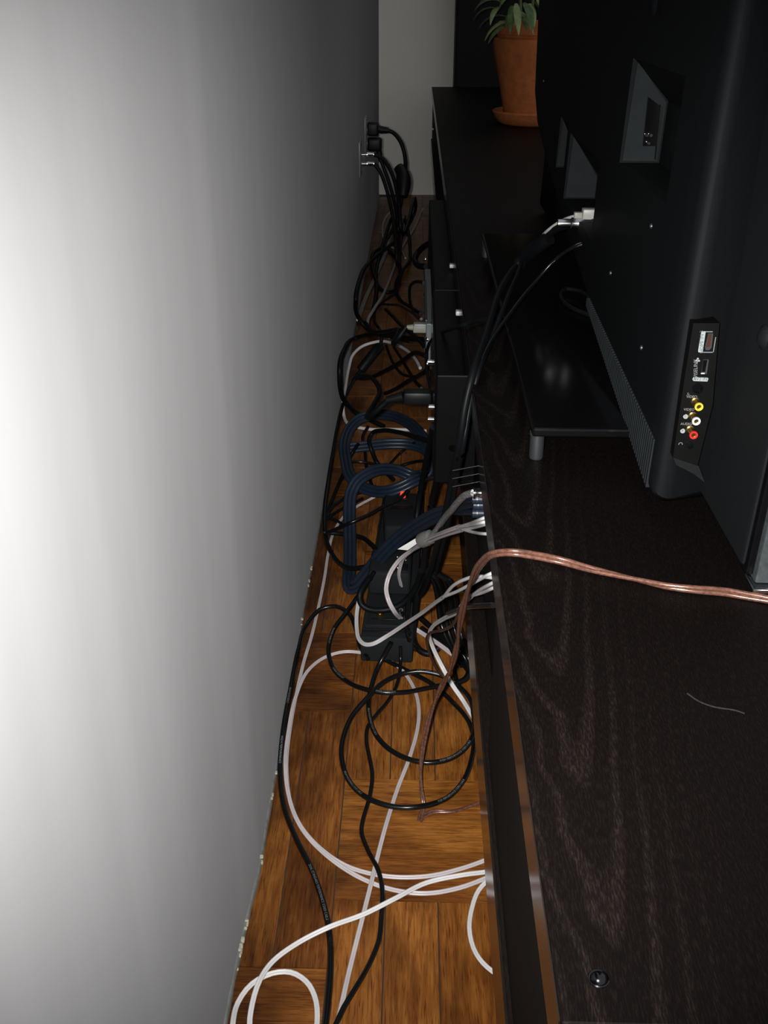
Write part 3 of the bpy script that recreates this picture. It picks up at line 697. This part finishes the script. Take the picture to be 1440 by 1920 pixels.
# --- white twin wires on the floor
A_ = lead('speaker_wire', 'pale twin wire looping up from the bottom edge, round, then under the bench',
     [(612, 1990), (632, 1920), (655, 1820), (690, 1680, .0055), (720, 1560, .0055), (745, 1480, .003), (768, 1420, .003), (783, 1365, .003), (785, 1325, .003), (775, 1288, .003), (750, 1253, .003), (715, 1232, .003), (680, 1224, .003), (645, 1222, .003), (610, 1232, .003), (577, 1258, .006), (554, 1308, .007), (541, 1370, .006), (535, 1430, .006), (541, 1490, .003), (562, 1546, .003), (602, 1592, .003), (655, 1626, .003), (725, 1643, .003), (800, 1643, .003), (860, 1630, .0035), (912, 1612, .004), (960, 1590, .004)], .00125, M_pink, 'wire', strands=2)
B_ = lead('speaker_wire', 'pale twin wire along the wall foot, then curving under the bench',
     [(725, 921, .02), (700, 933, .008), (672, 948, .003), (645, 968, .003), (625, 1000, .003), (615, 1040, .003), (609, 1080, .003), (599, 1130, .003), (585, 1190, .003), (570, 1240, .003), (556, 1300, .003), (543, 1370, .0025), (537, 1440, .003), (546, 1510, .003), (572, 1562, .003), (620, 1610, .003), (680, 1648, .003), (740, 1669, .003), (800, 1675, .003), (860, 1665, .003), (915, 1645, .004), (960, 1625, .004)], .00125, M_pink, 'wire', strands=2)
C_ = lead('speaker_wire', 'bright white twin wire sweeping from the bench to the bottom left corner and looping',
     [(965, 1622, .004), (916, 1634, .004), (870, 1640, .008), (800, 1655, .008), (740, 1685, .0145), (680, 1715, .0125), (620, 1737, .012), (560, 1767, .006), (512, 1802, .006), (487, 1838, .009), (473, 1882, .008), (468, 1925, .005), (480, 1990, .003), (540, 2010, .003), (584, 1965, .003), (595, 1905, .003), (590, 1868, .003), (574, 1840, .003), (545, 1823, .003), (510, 1825, .003), (472, 1845, .003), (446, 1880, .003), (436, 1925, .003), (436, 1990, .003)], .0013, M_white, 'wire', strands=2)
E_ = lead('speaker_wire', 'short white wire curling out from under the near part of the bench',
     [(955, 1625, .004), (918, 1648, .004), (897, 1670, .003), (885, 1702, .003), (880, 1740, .003), (888, 1778, .003), (905, 1805, .003), (933, 1828, .003), (965, 1845, .003)], .0012, M_white, 'wire', strands=2)

# --- white flat wires from the receiver, lower pair
M1 = thing('speaker_wire', 'white flat wire from the receiver folding round the near end of the power strip', 'wire', tuple(az(700, 1200, .04)))
def leadpart(par, name, pts, r, mat, strands=1, z=None, twist=0, ref=(0, -.4, .9), step=.006):
    path = smooth_path(W3(pts, z if z is not None else r, r), step); prof = circ(r, 10) if strands == 1 else multi(r, strands)
    o = MB().sweep(path, prof, ref, twist, cap=name not in ('twin_core', 'split_core', 'flat_cable', 'single_core')).build(name, mat, par); o_path[o.name] = path; return o
leadpart(M1, 'twin_core', [(832, 1119, .26), (815, 1131, .22), (790, 1150, .165), (760, 1170, .115), (725, 1193, .075), (700, 1207, .058), (684, 1208, .050), (673, 1198, .046), (669, 1178, .044), (669, 1150, .046), (674, 1118, .052)], .0015, M_white, 2, ref=(-.2, -.5, .6))
leadpart(M1, 'split_core', [(832, 1119, .26), (850, 1098, .31), (870, 1087, .34), (892, 1081, .36), (921, 1083, .375), (935, 1086, .38)], .0016, M_white)
leadpart(M1, 'split_core', [(832, 1119, .26), (857, 1109, .30), (880, 1097, .335), (900, 1086, .36), (920, 1076, .38), (935, 1070, .385)], .0016, M_white)
M2 = thing('speaker_wire', 'white flat wire dropping from the receiver to the floor beside the bench', 'wire', tuple(az(850, 1285, .01)))
leadpart(M2, 'twin_core', [(885, 1117, .30), (868, 1132, .26), (856, 1148, .22), (832, 1160, .165), (812, 1174, .12), (805, 1190, .09), (812, 1215, .062), (828, 1248, .035), (848, 1284, .02), (866, 1310, .009), (883, 1338, .005), (905, 1372, .004)], .0015, M_white, 2, ref=(-.3, -.5, .5))
leadpart(M2, 'split_core', [(885, 1117, .30), (900, 1106, .335), (922, 1094, .37), (938, 1086, .38)], .0016, M_white)
leadpart(M2, 'split_core', [(885, 1117, .30), (905, 1111, .33), (923, 1103, .36), (938, 1096, .37)], .0016, M_white)
# --- upper pinkish white pair
N1 = thing('speaker_wire', 'pinkish white twin wire from the receiver curling down over the power adapter', 'wire', tuple(az(730, 1100, .08)))
leadpart(N1, 'twin_core', [(868, 993, .30), (835, 1003, .255), (803, 1016, .205), (772, 1032, .165), (746, 1053, .135), (730, 1078, .115), (724, 1104, .10), (729, 1127, .088), (739, 1146, .072), (752, 1160, .045), (780, 1180, .012), (805, 1196, .010), (830, 1213, .008), (852, 1230, .006), (880, 1250, .005)], .0016, M_pink, 2, ref=(-.2, -.5, .6))
leadpart(N1, 'split_core', [(868, 993, .30), (885, 990, .325), (910, 983, .37), (925, 977, .38)], .0016, M_white)
leadpart(N1, 'split_core', [(868, 993, .30), (888, 998, .325), (911, 1001, .355), (928, 1001, .36)], .0016, M_white)
N2 = thing('speaker_wire', 'pinkish white twin wire leaving the receiver just under the blue plugs', 'wire', tuple(az(800, 1008, .2)))
leadpart(N2, 'twin_core', [(860, 988, .305), (832, 998, .27), (800, 1012, .215), (775, 1030, .17), (755, 1050, .13), (748, 1075, .10), (752, 1098, .07)], .0016, M_pink, 2, ref=(-.2, -.5, .6))
leadpart(N2, 'split_core', [(860, 988, .305), (880, 982, .34), (906, 972, .385), (922, 966, .39)], .0016, M_white)
leadpart(N2, 'split_core', [(860, 988, .305), (880, 985, .335), (908, 979, .378), (922, 975, .38)], .0016, M_white)

# --- copper twin wire over the bench
K_ = lead('speaker_wire', 'clear copper twin wire twisting across the bench top and down to the floor',
     [(2300, 1290, .4425), (1900, 1240, .4425), (1650, 1180, .4425), (1520, 1142, .4425), (1440, 1124, .4425), (1400, 1117, .4425), (1360, 1110, .4430), (1300, 1105, .4440), (1250, 1099, .4435), (1200, 1088, .4430), (1150, 1077, .4430), (1100, 1065, .4435), (1050, 1051, .4445), (1000, 1041, .448), (962, 1036, .450), (928, 1038, .445), (903, 1055, .425), (884, 1090, .385), (871, 1130, .34), (863, 1170, .295), (857, 1210, .25), (845, 1255, .20), (826, 1292, .155), (806, 1342, .11), (795, 1390, .075), (789, 1440, .045), (790, 1482, .022), (794, 1510, .009), (787, 1538, .004), (793, 1531, .003), (812, 1522, .003), (850, 1521, .003), (880, 1512, .003), (905, 1504, .003), (940, 1490, .003)], .0016, M_copper, 'wire', strands=2, twist=4.0, step=.004)
K2 = lead('thin_wire', 'thin brown wire dangling behind the bench beside the copper twin wire',
     [(872, 1118, .33), (860, 1150, .27), (848, 1172, .22), (828, 1182, .18), (806, 1187, .15), (800, 1198, .13), (806, 1226, .09), (820, 1256, .05), (838, 1276, .02), (850, 1282, .01)], .0016, M_brown, 'wire')

# --- blue three-strand video cable
O_ = thing('video_cable', 'flat dark blue three-strand video cable looped between the wall and the bench', 'cable', tuple(az(660, 1090, .01)))
BR = .0037
for (a, b, c_, e_) in (((866, 944, .30), (882, 938, .33), (893, 936, .35), (904, 935, .352)), ((868, 952, .295), (884, 948, .32), (895, 947, .34), (905, 947, .342)), ((866, 961, .285), (882, 961, .31), (893, 962, .327), (906, 963, .329))):
    leadpart(O_, 'single_core', [(846, 959, .265), a, b, c_], .0034, M_blue)
    p0 = az(*c_); p1 = az(*e_); d = V((1, 0, 0))
    pg = MB().cyl(p0 - d * .004, p0 + d * .016, .0050, .0046, 16).build('phono_plug', M_blue, O_)
    for k in (.0, .012): MB().cyl(p0 + d * k, p0 + d * (k + .0012), .0052, n=16).build('plug_ring', M_steel, pg)
leadpart(O_, 'flat_cable', [(846, 959, .265), (820, 966, .235), (785, 984, .19), (748, 1010, .14), (715, 1042, .095), (688, 1075, .05), (668, 1098, .022), (657, 1102, .012), (654, 1092, .009), (656, 1060, .008), (656, 1010, .012), (655, 960, .03), (658, 925, .05), (670, 902, .065), (690, 888, .072), (715, 880, .07), (745, 882, .06), (772, 892, .05), (795, 890, .06), (806, 868, .075), (800, 838, .085), (785, 812, .09), (765, 793, .088), (735, 780, .08), (705, 777, .074), (676, 785, .068), (655, 805, .06), (646, 832, .05), (648, 862, .045), (656, 892, .04), (674, 911, .038), (700, 921, .04), (728, 921, .05), (755, 912, .06), (778, 900, .068), (800, 892, .05), (818, 888, .03)], BR, M_blue, 3, ref=(0, -.8, .58))
leadpart(O_, 'flat_cable', [(655, 840, .035), (690, 836, .036), (730, 832, .036), (768, 833, .036), (795, 842, .036), (808, 862, .036), (800, 885, .03)], BR, M_blue, 3, ref=(0, -.8, .58))

# --- braided lead with chrome plug, smoky cap and paper flag
br = thing('braided_cable', 'silver braided lead with a chrome plug above the blue plugs', 'cable', tuple(az(850, 960, .25)))
leadpart(br, 'braid', [(888, 924, .358), (874, 928, .35), (860, 940, .33), (848, 955, .305), (838, 966, .28), (826, 982, .25), (814, 1000, .225), (806, 1008, .215)], .0037, M_braid)
p = az(889, 924, .358)
MB().lathe([(0, -.001), (.0062, -.001), (.0062, .001), (.0040, .0015), (.0046, .003), (.0052, .009), (.0046, .014), (.003, .015)], p, (1, 0, 0), 22).build('plug', M_chrome, br)
p = az(808, 1006, .215); q = az(790, 1014, .205); d = (q - p).normalized()
MB().lathe([(.004, -.003), (.0085, 0), (.0095, .006), (.0095, .015), (.0085, .018), (0, .0185)], p, d, 24).build('end_cap', M_smoke, br)
fa = [az(790, 1003, .212), az(792, 1012, .208), az(764, 1032, .19), az(745, 1030, .19)]
tg = tag(MB().prism(fa, (.0002, -.0004, .0004)).build('paper_flag', M_paper, None, smooth=False), 'white paper flag taped beside the smoky cap of the braided lead', 'label')

# --- leads from the television over the bench
Z1 = thing('video_cable', 'thick black lead from the television plug falling behind the bench', 'cable', tuple(az(920, 590, .452)))
leadpart(Z1, 'cord', [(1086, 419, .56), (1060, 423, .557), (1035, 435, .545), (1005, 465, .52), (975, 492, .495), (952, 520, .491), (935, 550, .485), (920, 595, .476), (905, 643, .464), (888, 694, .452), (872, 760, .42), (862, 830, .38), (850, 890, .33), (836, 960, .27), (818, 1030, .2), (803, 1082, .13), (790, 1112, .08), (775, 1125, .055)], .0042, M_cord2)
leadpart(Z1, 'bead', [(1030, 446, .537), (1018, 455, .53), (1000, 470, .516), (982, 486, .50), (972, 496, .493)], .0085, M_cord2)
p = az(1086, 419, .56)
MB().lathe([(.0045, -.024), (.0052, -.018), (.0052, -.010), (.0068, -.009), (.0068, .012), (.0076, .013), (.0076, .018), (.003, .019), (.003, .030)], p, (1, 0, 0), 22).build('plug', M_chrome, Z1)
Z2 = lead('slim_cable', 'thin black lead in a clean arc from the television to the bench edge',
     [(1128, 453, .548), (1105, 455, .548), (1075, 464, .542), (1040, 488, .525), (1000, 533, .500), (960, 583, .485), (925, 632, .468), (900, 682, .454), (880, 730, .43), (868, 790, .40), (860, 840, .37), (852, 885, .335)], .0021, M_cord)
Z3 = lead('video_cable', 'slim black lead leaving the bead on the television lead',
     [(978, 492, .497), (968, 520, .492), (952, 556, .487), (935, 600, .475), (916, 650, .460), (896, 700, .449), (880, 765, .415), (869, 832, .38), (857, 892, .33), (845, 960, .275), (830, 1025, .21), (818, 1070, .15)], .0030, M_cord2)
Z4 = thing('aerial_cable', 'lead with a pale square plug in the back of the television', 'cable', tuple(az(1100, 400, .565)))
p = az(1093, 401, .57)
MB().box((p.x - .001, p.y - .007, p.z - .005), (p.x + .024, p.y + .007, p.z + .006), .0015).build('plug', M_ltgrey, Z4)
MB().box((p.x - .010, p.y - .004, p.z - .005), (p.x - .001, p.y + .004, p.z + .002), .001).build('plug_neck', M_dvi, Z4)
leadpart(Z4, 'cord', [(1090, 404, .568), (1072, 407, .566), (1050, 416, .558), (1030, 430, .548), (1008, 452, .528)], .0020, M_ltgrey)
lead('slim_cable', 'thin black cord crossing the bench edge towards the ivory plug', [(800, 660, .30), (804, 645, .33), (820, 628, .375), (845, 617, .42), (870, 609, .446), (895, 602, .4445), (930, 596, .4435), (980, 590, .4435)], .0022, M_cord2)
lead('slim_cable', 'small black cord loop on the glass stand under the television', [(1105, 590, .475), (1078, 580, .475), (1058, 566, .476), (1052, 552, .477), (1062, 542, .478), (1085, 545, .479), (1105, 555, .48)], .0024, M_cord2)

# --- plugs and leads at the wall
def plug_lead(label, zc, path, r, body):
    t_ = thing('power_cable', label, 'cord', (xo + .01, po.y, po.z + zc))
    c = V((xo + .006, po.y, po.z + zc))
    if body == 'flat':
        mb = MB(); mb.box((c.x, c.y - .017, c.z - .017), (c.x + .034, c.y + .017, c.z + .021), .006, 3)
        mb.cyl((c.x + .030, c.y, c.z + .002), (c.x + .062, c.y, c.z - .002), .0125, .0078)
        mb.build('plug', M_blk, t_)
        for k in range(5): MB().cyl((c.x + .042 + k * .005, c.y, c.z - .001), (c.x + .0445 + k * .005, c.y, c.z - .001), .0115 - k * .0005, n=16).build('grip_ring', M_blk, t_)
    else:
        MB().box((c.x, c.y - .018, c.z - .022), (c.x + .044, c.y + .018, c.z + .017), .008, 3).build('plug', M_blk, t_)
        MB().cyl((c.x + .034, c.y, c.z - .018), (c.x + .042, c.y - .002, c.z - .052), .0095, .0068).build('strain_relief', M_blk, t_)
    leadpart(t_, 'cord', path(c), r, M_cord2); return t_
plug_lead('black cord from the upper plug in the wall outlet', .0195, lambda c: [c + V((.058, 0, -.001)), c + V((.078, 0, -.008)), c + V((.102, -.01, -.035)), c + V((.116, -.02, -.085)), c + V((.112, -.06, -.15)), c + V((.095, -.15, -.24)), az(733, 412, .03), az(722, 445, .008), az(712, 480, .005), az(705, 515, .006), az(706, 545, .006), az(700, 580, .006), az(690, 605, .008), az(700, 622, .02), az(730, 625, .06), az(760, 618, .12)], .0060, 'flat')
plug_lead('black cord from the lower plug in the wall outlet', -.0195, lambda c: [c + V((.042, -.002, -.050)), c + V((.060, -.01, -.095)), c + V((.085, -.04, -.17)), c + V((.098, -.10, -.24)), az(742, 415, .02), az(732, 440, .006), az(722, 463, .005), az(735, 475, .005), az(748, 495, .005), az(750, 520, .005), az(740, 545, .005), az(725, 548, .005), az(712, 540, .005), az(703, 520, .012), az(697, 495, .012), az(700, 475, .012), az(712, 466, .012)], .0056, 'block')
cx_ = thing('aerial_cable', 'black aerial lead from the chrome connector swinging wide against the wall', 'cable', (xc, pc.y, pc.z))
ca0 = V((xc + .006, pc.y, pc.z + .010))
def f_plug(par, c):
    j = MB().lathe([(.0062, 0), (.0062, .010), (.0048, .0105), (.0048, .013), (.0060, .0135), (.0060, .024), (.0052, .025), (.0052, .034), (.0030, .036)], c, (1, 0, 0), 18).build('connector', M_chrome, par)
    return j
f_plug(cx_, ca0)
leadpart(cx_, 'cord', [ca0 + V((.034, 0, 0)), ca0 + V((.055, -.004, -.008)), ca0 + V((.080, -.02, -.04)), ca0 + V((.100, -.05, -.10)), ca0 + V((.110, -.10, -.18)), az(778, 372, .14), az(777, 400, .06), az(762, 430, .014), az(738, 455, .012), az(712, 475, .012), (690, 495, .012), (674, 525, .012), (667, 560, .012), (671, 593, .012), (686, 614, .012), az(712, 626, .014), az(745, 634, .03), az(770, 640, .06)], .0056, M_cord2)
c2 = thing('aerial_cable', 'short chrome-ended aerial lead on the lower connector of the wall plate', 'cable', (xc, pc.y, pc.z - .012))
ca1 = V((xc + .006, pc.y, pc.z - .014)); f_plug(c2, ca1)
leadpart(c2, 'cord', [ca1 + V((.034, 0, 0)), ca1 + V((.05, -.005, -.02)), ca1 + V((.070, -.02, -.07)), ca1 + V((.09, -.06, -.15)), ca1 + V((.10, -.12, -.24)), az(758, 412, .03), az(767, 440, .006), az(769, 470, .005), az(768, 490, .01), az(752, 512, .012), az(742, 535, .012), az(748, 560, .006), az(770, 576, .02), az(788, 588, .06)], .0050, M_cord2)
# bead hanging between the wall leads
bd = ca0 + V((.112, -.03, -.045))
MB().sweep(smooth_path([bd + V((-.012, .012, .016)), bd, bd + V((.004, -.02, -.03)), bd + V((.002, -.035, -.055))]), circ(.019, 14), scale=lambda k: .7 + .35 * math.sin(math.pi * k)).build('ferrite_bead', M_blk, cx_)

# --- pale leads far back on the floor
lead('grey_lead', 'pale grey flat lead running from the bench corner down the far floor', [(812, 382, .05), (802, 386, .03), (793, 392, .01), (785, 410, .004), (775, 430, .004), (762, 450, .004), (747, 480, .004), (732, 520, .004), (717, 555, .015), (702, 578, .02), (690, 600, .02), (691, 614, .02), (707, 625, .022), (730, 632, .03)], .0042, M_ltgrey)
lead('grey_lead', 'thin pale lead bowing beside the wall at the far end', [(745, 384, .02), (733, 396, .004), (721, 412, .003), (717, 430, .003), (720, 450, .003), (735, 464, .003), (752, 470, .003), (760, 484, .003)], .0032, M_ltgrey)
lead('clear_lead', 'sparkling clear twin lead slanting down beside the wall far back', [(735, 430, .004), (729, 455, .004), (722, 478, .004), (712, 500, .004), (700, 528, .004), (688, 554, .004), (678, 580, .004), (672, 600, .004)], .0032, M_braid, strands=2)
lead('white_lead', 'white lead arching round inside the black loop against the wall', [(788, 690, .10), (780, 675, .10), (765, 659, .09), (742, 646, .08), (712, 640, .07), (682, 648, .06), (662, 665, .05), (654, 690, .035), (648, 725, .015), (643, 755, .005), (645, 780, .004), (657, 797, .004), (695, 805, .004), (730, 805, .004), (765, 806, .004), (800, 808, .004)], .0034, M_white)

# --- tangle of black leads in the middle
lead('video_cable', 'thick black lead bulging in a big loop against the wall', [(808, 640, .20), (795, 637, .18), (760, 634, .15), (725, 629, .125), (695, 627, .105), (665, 635, .085), (646, 656, .07), (637, 690, .05), (638, 725, .035), (649, 756, .025), (670, 776, .02), (695, 788, .012), (720, 800, .006)], .0052, M_cord2)
wc = thing('printed_cable', 'black lead with a bead running down beside the wall foot to the blue cable', 'cable', tuple(az(615, 900, .01)))
leadpart(wc, 'cord', [(716, 632, .10), (712, 648, .09), (700, 662, .08), (684, 684, .06), (668, 706, .04), (652, 735, .015), (641, 765, .008), (633, 800, .006), (625, 845, .006), (616, 900, .006), (609, 955, .006), (609, 995, .006), (618, 1030, .006), (636, 1056, .008), (662, 1066, .022), (690, 1062, .03)], .0038, M_cord)
leadpart(wc, 'bead', [(711, 650, .09), (702, 661, .082), (690, 676, .068), (676, 694, .05)], .0105, M_blk)
yp = thing('power_cable', 'black power plug pushed into the back of the media player', 'cord', tuple(az(770, 745, .28)))
p = az(806, 744, .31)
MB().box((-.012, p.y - .011, p.z - .009), (.026, p.y + .011, p.z + .009), .004, 2).build('plug', M_blk, yp)
MB().cyl((-.012, p.y, p.z), (-.034, p.y + .002, p.z - .006), .0075, .005).build('strain_relief', M_blk, yp)
leadpart(yp, 'cord', [V((-.032, p.y + .002, p.z - .006)), V((-.055, p.y + .008, p.z - .03)), az(712, 735, .17), az(703, 715, .12), az(690, 706, .08), az(675, 706, .05), az(662, 712, .03)], .0042, M_cord2)
lead('black_lead', 'black lead crossing the middle of the tangle towards the bead', [(800, 668, .25), (775, 662, .21), (752, 678, .17), (728, 692, .13), (700, 706, .09), (682, 710, .05), (665, 708, .02)], .0044, M_cord2)
lead('black_lead', 'black lead drooping under the white arch', [(724, 648, .03), (730, 665, .03), (740, 686, .03), (752, 700, .03), (772, 706, .06), (795, 700, .15)], .0036, M_cord2)
lead('black_lead', 'black lead slanting from the white arch down to the media player', [(738, 650, .02), (752, 672, .02), (764, 692, .03), (776, 712, .06), (790, 728, .14)], .0038, M_cord2)
lead('black_lead', 'black lead rising from the power plug to the bench', [(722, 738, .05), (740, 730, .07), (762, 716, .11), (785, 704, .16), (805, 690, .22)], .0044, M_cord2)
lead('black_lead', 'black lead bending sharply between the two blue loops', [(738, 900, .006), (722, 884, .01), (706, 866, .02), (697, 845, .045), (692, 825, .06), (698, 812, .07), (715, 807, .085), (745, 810, .12), (780, 820, .18), (812, 830, .24), (840, 838, .29), (862, 844, .33)], .0046, M_cord2)
lead('black_lead', 'black lead upright on the floor left of the blue loop', [(700, 915, .004), (690, 890, .004), (686, 865, .004), (684, 842, .005), (680, 820, .02), (690, 800, .03)], .0036, M_cord2)
lead('slim_cable', 'thin shiny cord lying across the floor inside the blue coil', [(640, 900, .004), (652, 880, .004), (658, 868, .012), (675, 866, .012), (700, 870, .010), (722, 878, .006), (745, 882, .004)], .0028, M_cord)
lead('slim_cable', 'thin cord slanting inside the blue coil towards the bench', [(722, 880, .004), (735, 866, .004), (750, 850, .005), (765, 838, .02), (780, 828, .05)], .0026, M_cord2)
lead('slim_cable', 'short thin cord at the right inside the blue coil', [(738, 884, .004), (756, 872, .006), (778, 866, .015), (800, 864, .04)], .0030, M_cord2)
lead('black_lead', 'shiny black lead stretched from the wall foot to the power strip', [(612, 1000, .02), (630, 992, .03), (655, 981, .048), (690, 966, .056), (720, 949, .058), (745, 938, .062), (765, 920, .07)], .0034, M_cord)
lead('black_lead', 'black lead under the upright blue strand, ending at the power strip', [(607, 998, .012), (630, 1000, .010), (655, 1003, .004), (678, 1008, .006), (695, 1020, .02), (706, 1032, .045), (715, 1042, .055)], .0044, M_cord2)
lead('black_lead', 'black lead fanning out from the wall foot past the blue strand', [(612, 968, .012), (624, 950, .012), (640, 938, .012), (655, 930, .012), (680, 922, .012), (705, 912, .014)], .0036, M_cord)
lead('black_lead', 'black lead forking from the wall foot just below the fanned one', [(611, 975, .010), (622, 966, .008), (640, 955, .006), (660, 945, .005), (680, 935, .004)], .0032, M_cord2)
lead('black_lead', 'black lead climbing steeply beside the wall to the upper blue loop', [(613, 965, .01), (620, 945, .01), (632, 915, .01), (643, 890, .012), (652, 868, .02), (660, 850, .03), (672, 832, .05)], .0038, M_cord2)
lead('black_lead', 'black lead slipping out at the wall foot under the shiny one', [(613, 970, .004), (628, 975, .004), (645, 985, .004), (660, 990, .004)], .0034, M_cord2)

# leads in the shade farther up
lead('black_lead', 'black lead hooking beside the far end of the grey rear plate', [(795, 530, .28), (786, 528, .25), (775, 530, .2), (768, 542, .14), (768, 562, .1), (775, 585, .1), (788, 600, .14)], .0040, M_cord2)
lead('black_lead', 'straight black lead slanting under the ivory plug', [(723, 580, .12), (735, 592, .13), (752, 610, .15), (770, 625, .18), (790, 643, .22), (798, 655, .24)], .0042, M_cord2)
lead('black_lead', 'black lead with a soft shine lying just above the ivory plug', [(716, 570, .02), (728, 571, .03), (745, 572, .05), (762, 580, .09), (778, 590, .15), (790, 598, .2)], .0036, M_cord)
lead('black_lead', 'black lead hanging straight down from the far tangle', [(760, 405, .02), (764, 430, .01), (768, 460, .01), (769, 485, .012), (760, 500, .015), (752, 515, .018), (738, 552, .02), (720, 565, .02), (705, 580, .012), (702, 600, .01), (712, 618, .02)], .0044, M_cord2)
lead('black_lead', 'dark lead bundle bulging from the bench far back', [(808, 455, .24), (795, 462, .22), (785, 472, .2), (778, 485, .2), (785, 498, .22), (800, 500, .24)], .0085, M_cord2)
lead('black_lead', 'black lead drooping at the foot of the far tangle', [(770, 488, .02), (758, 505, .02), (748, 530, .015), (745, 550, .01), (755, 566, .02), (772, 578, .05), (788, 588, .1)], .0042, M_cord2)
iv = thing('monitor_cable', 'ivory screw plug on the grey rear plate with its black lead', 'cable', tuple(az(782, 612, .30)))
p = az(803, 614, .315)
MB().box((p.x - .024, p.y - .012, p.z - .006), (p.x, p.y + .012, p.z + .006), .002, 2).build('plug', M_dvi, iv)
MB().box((p.x - .022, p.y - .010, p.z + .0055), (p.x - .001, p.y - .004, p.z + .0072), .0006).build('plug_ridge', M_whp, iv)
MB().cyl((p.x - .034, p.y, p.z), (p.x - .023, p.y, p.z), .0035, .005).build('strain_relief', M_dvi, iv)
leadpart(iv, 'cord', [V((p.x - .035, p.y, p.z)), V((p.x - .05, p.y - .004, p.z - .02)), az(745, 618, .20), az(722, 622, .15), az(700, 622, .1), az(685, 605, .05)], .0045, M_cord2)

# --- leads around the power strip and the tied bundle beside it
lead('black_lead', 'black lead curled round the square adapter', [(694, 1082, .10), (682, 1098, .085), (674, 1116, .072), (678, 1134, .062), (694, 1143, .056), (720, 1144, .054), (748, 1136, .06), (768, 1118, .075), (782, 1095, .10), (790, 1070, .13)], .0048, M_cord2)
lead('black_lead', 'black lead standing at the right edge of the strip near the chrome jack', [(778, 1100, .075), (769, 1118, .07), (764, 1140, .062), (763, 1162, .054), (764, 1185, .052), (770, 1205, .03), (780, 1218, .01)], .0040, M_cord)
lead('black_lead', 'fat black lead hugging the right side of the power strip', [(800, 1015, .16), (795, 1050, .13), (790, 1085, .10), (782, 1120, .07), (778, 1160, .035), (775, 1195, .012), (788, 1220, .008), (805, 1226, .006), (822, 1215, .012)], .0052, M_cord2)
for i, (dx, sh, lab) in enumerate(((0, 0, 'leftmost'), (10, 4, 'second from left'), (21, 2, 'third from left'), (32, 8, 'rightmost'))):
    lead('black_lead', 'black lead in the tied bundle beside the power strip, ' + lab + ' strand', [(798 + dx * .7, 1068 + sh, .14), (808 + dx, 1080 + sh, .13), (818 + dx * 1.05, 1105 + sh, .10), (822 + dx * 1.1, 1135 + sh, .07), (826 + dx * 1.1, 1165 + sh, .045), (836 + dx, 1195 + sh, .028), (850 + dx * .8, 1222 + sh, .016), (862 + dx * .5, 1245 + sh, .01)], .0042, M_cord, group='tied black bundle')
lead('black_lead', 'black lead lying diagonally from the strip to the bench foot', [(770, 1140, .03), (790, 1160, .02), (815, 1182, .016), (842, 1205, .014), (865, 1228, .01), (885, 1250, .006)], .0046, M_cord)
lead('black_lead', 'dark lead under the diagonal one ending at the bench foot', [(790, 1178, .006), (815, 1195, .005), (840, 1214, .005), (862, 1236, .005), (882, 1262, .005)], .0044, M_cord2)
lead('black_lead', 'short upright black lead at the bench foot under the copper wire', [(862, 1215, .03), (855, 1235, .015), (852, 1255, .008), (856, 1275, .005)], .0034, M_cord)
lead('black_lead', 'black lead hooked at the bench foot right of the copper wire', [(870, 1200, .05), (876, 1225, .025), (880, 1250, .012), (876, 1272, .006), (862, 1280, .005)], .0036, M_cord)
lead('black_lead', 'shiny black lead entering the receiver just below the white wires', [(840, 1150, .22), (856, 1144, .26), (876, 1138, .31), (900, 1136, .35), (925, 1135, .37)], .0027, M_cord)
lead('black_lead', 'black lead falling straight from the bench into the middle of the tangle', [(812, 800, .30), (806, 830, .26), (800, 860, .22), (792, 900, .17), (785, 940, .13), (780, 980, .1), (778, 1020, .08)], .0048, M_cord2)
lead('black_lead', 'black lead beside the falling one nearer the bench', [(832, 830, .30), (826, 865, .26), (818, 905, .21), (808, 950, .16), (800, 1000, .12), (796, 1040, .09)], .0052, M_cord2)
lead('black_lead', 'black lead hanging along the rear of the media player', [(800, 655, .30), (800, 690, .28), (806, 725, .26), (815, 770, .25), (818, 800, .25)], .0030, M_cord)
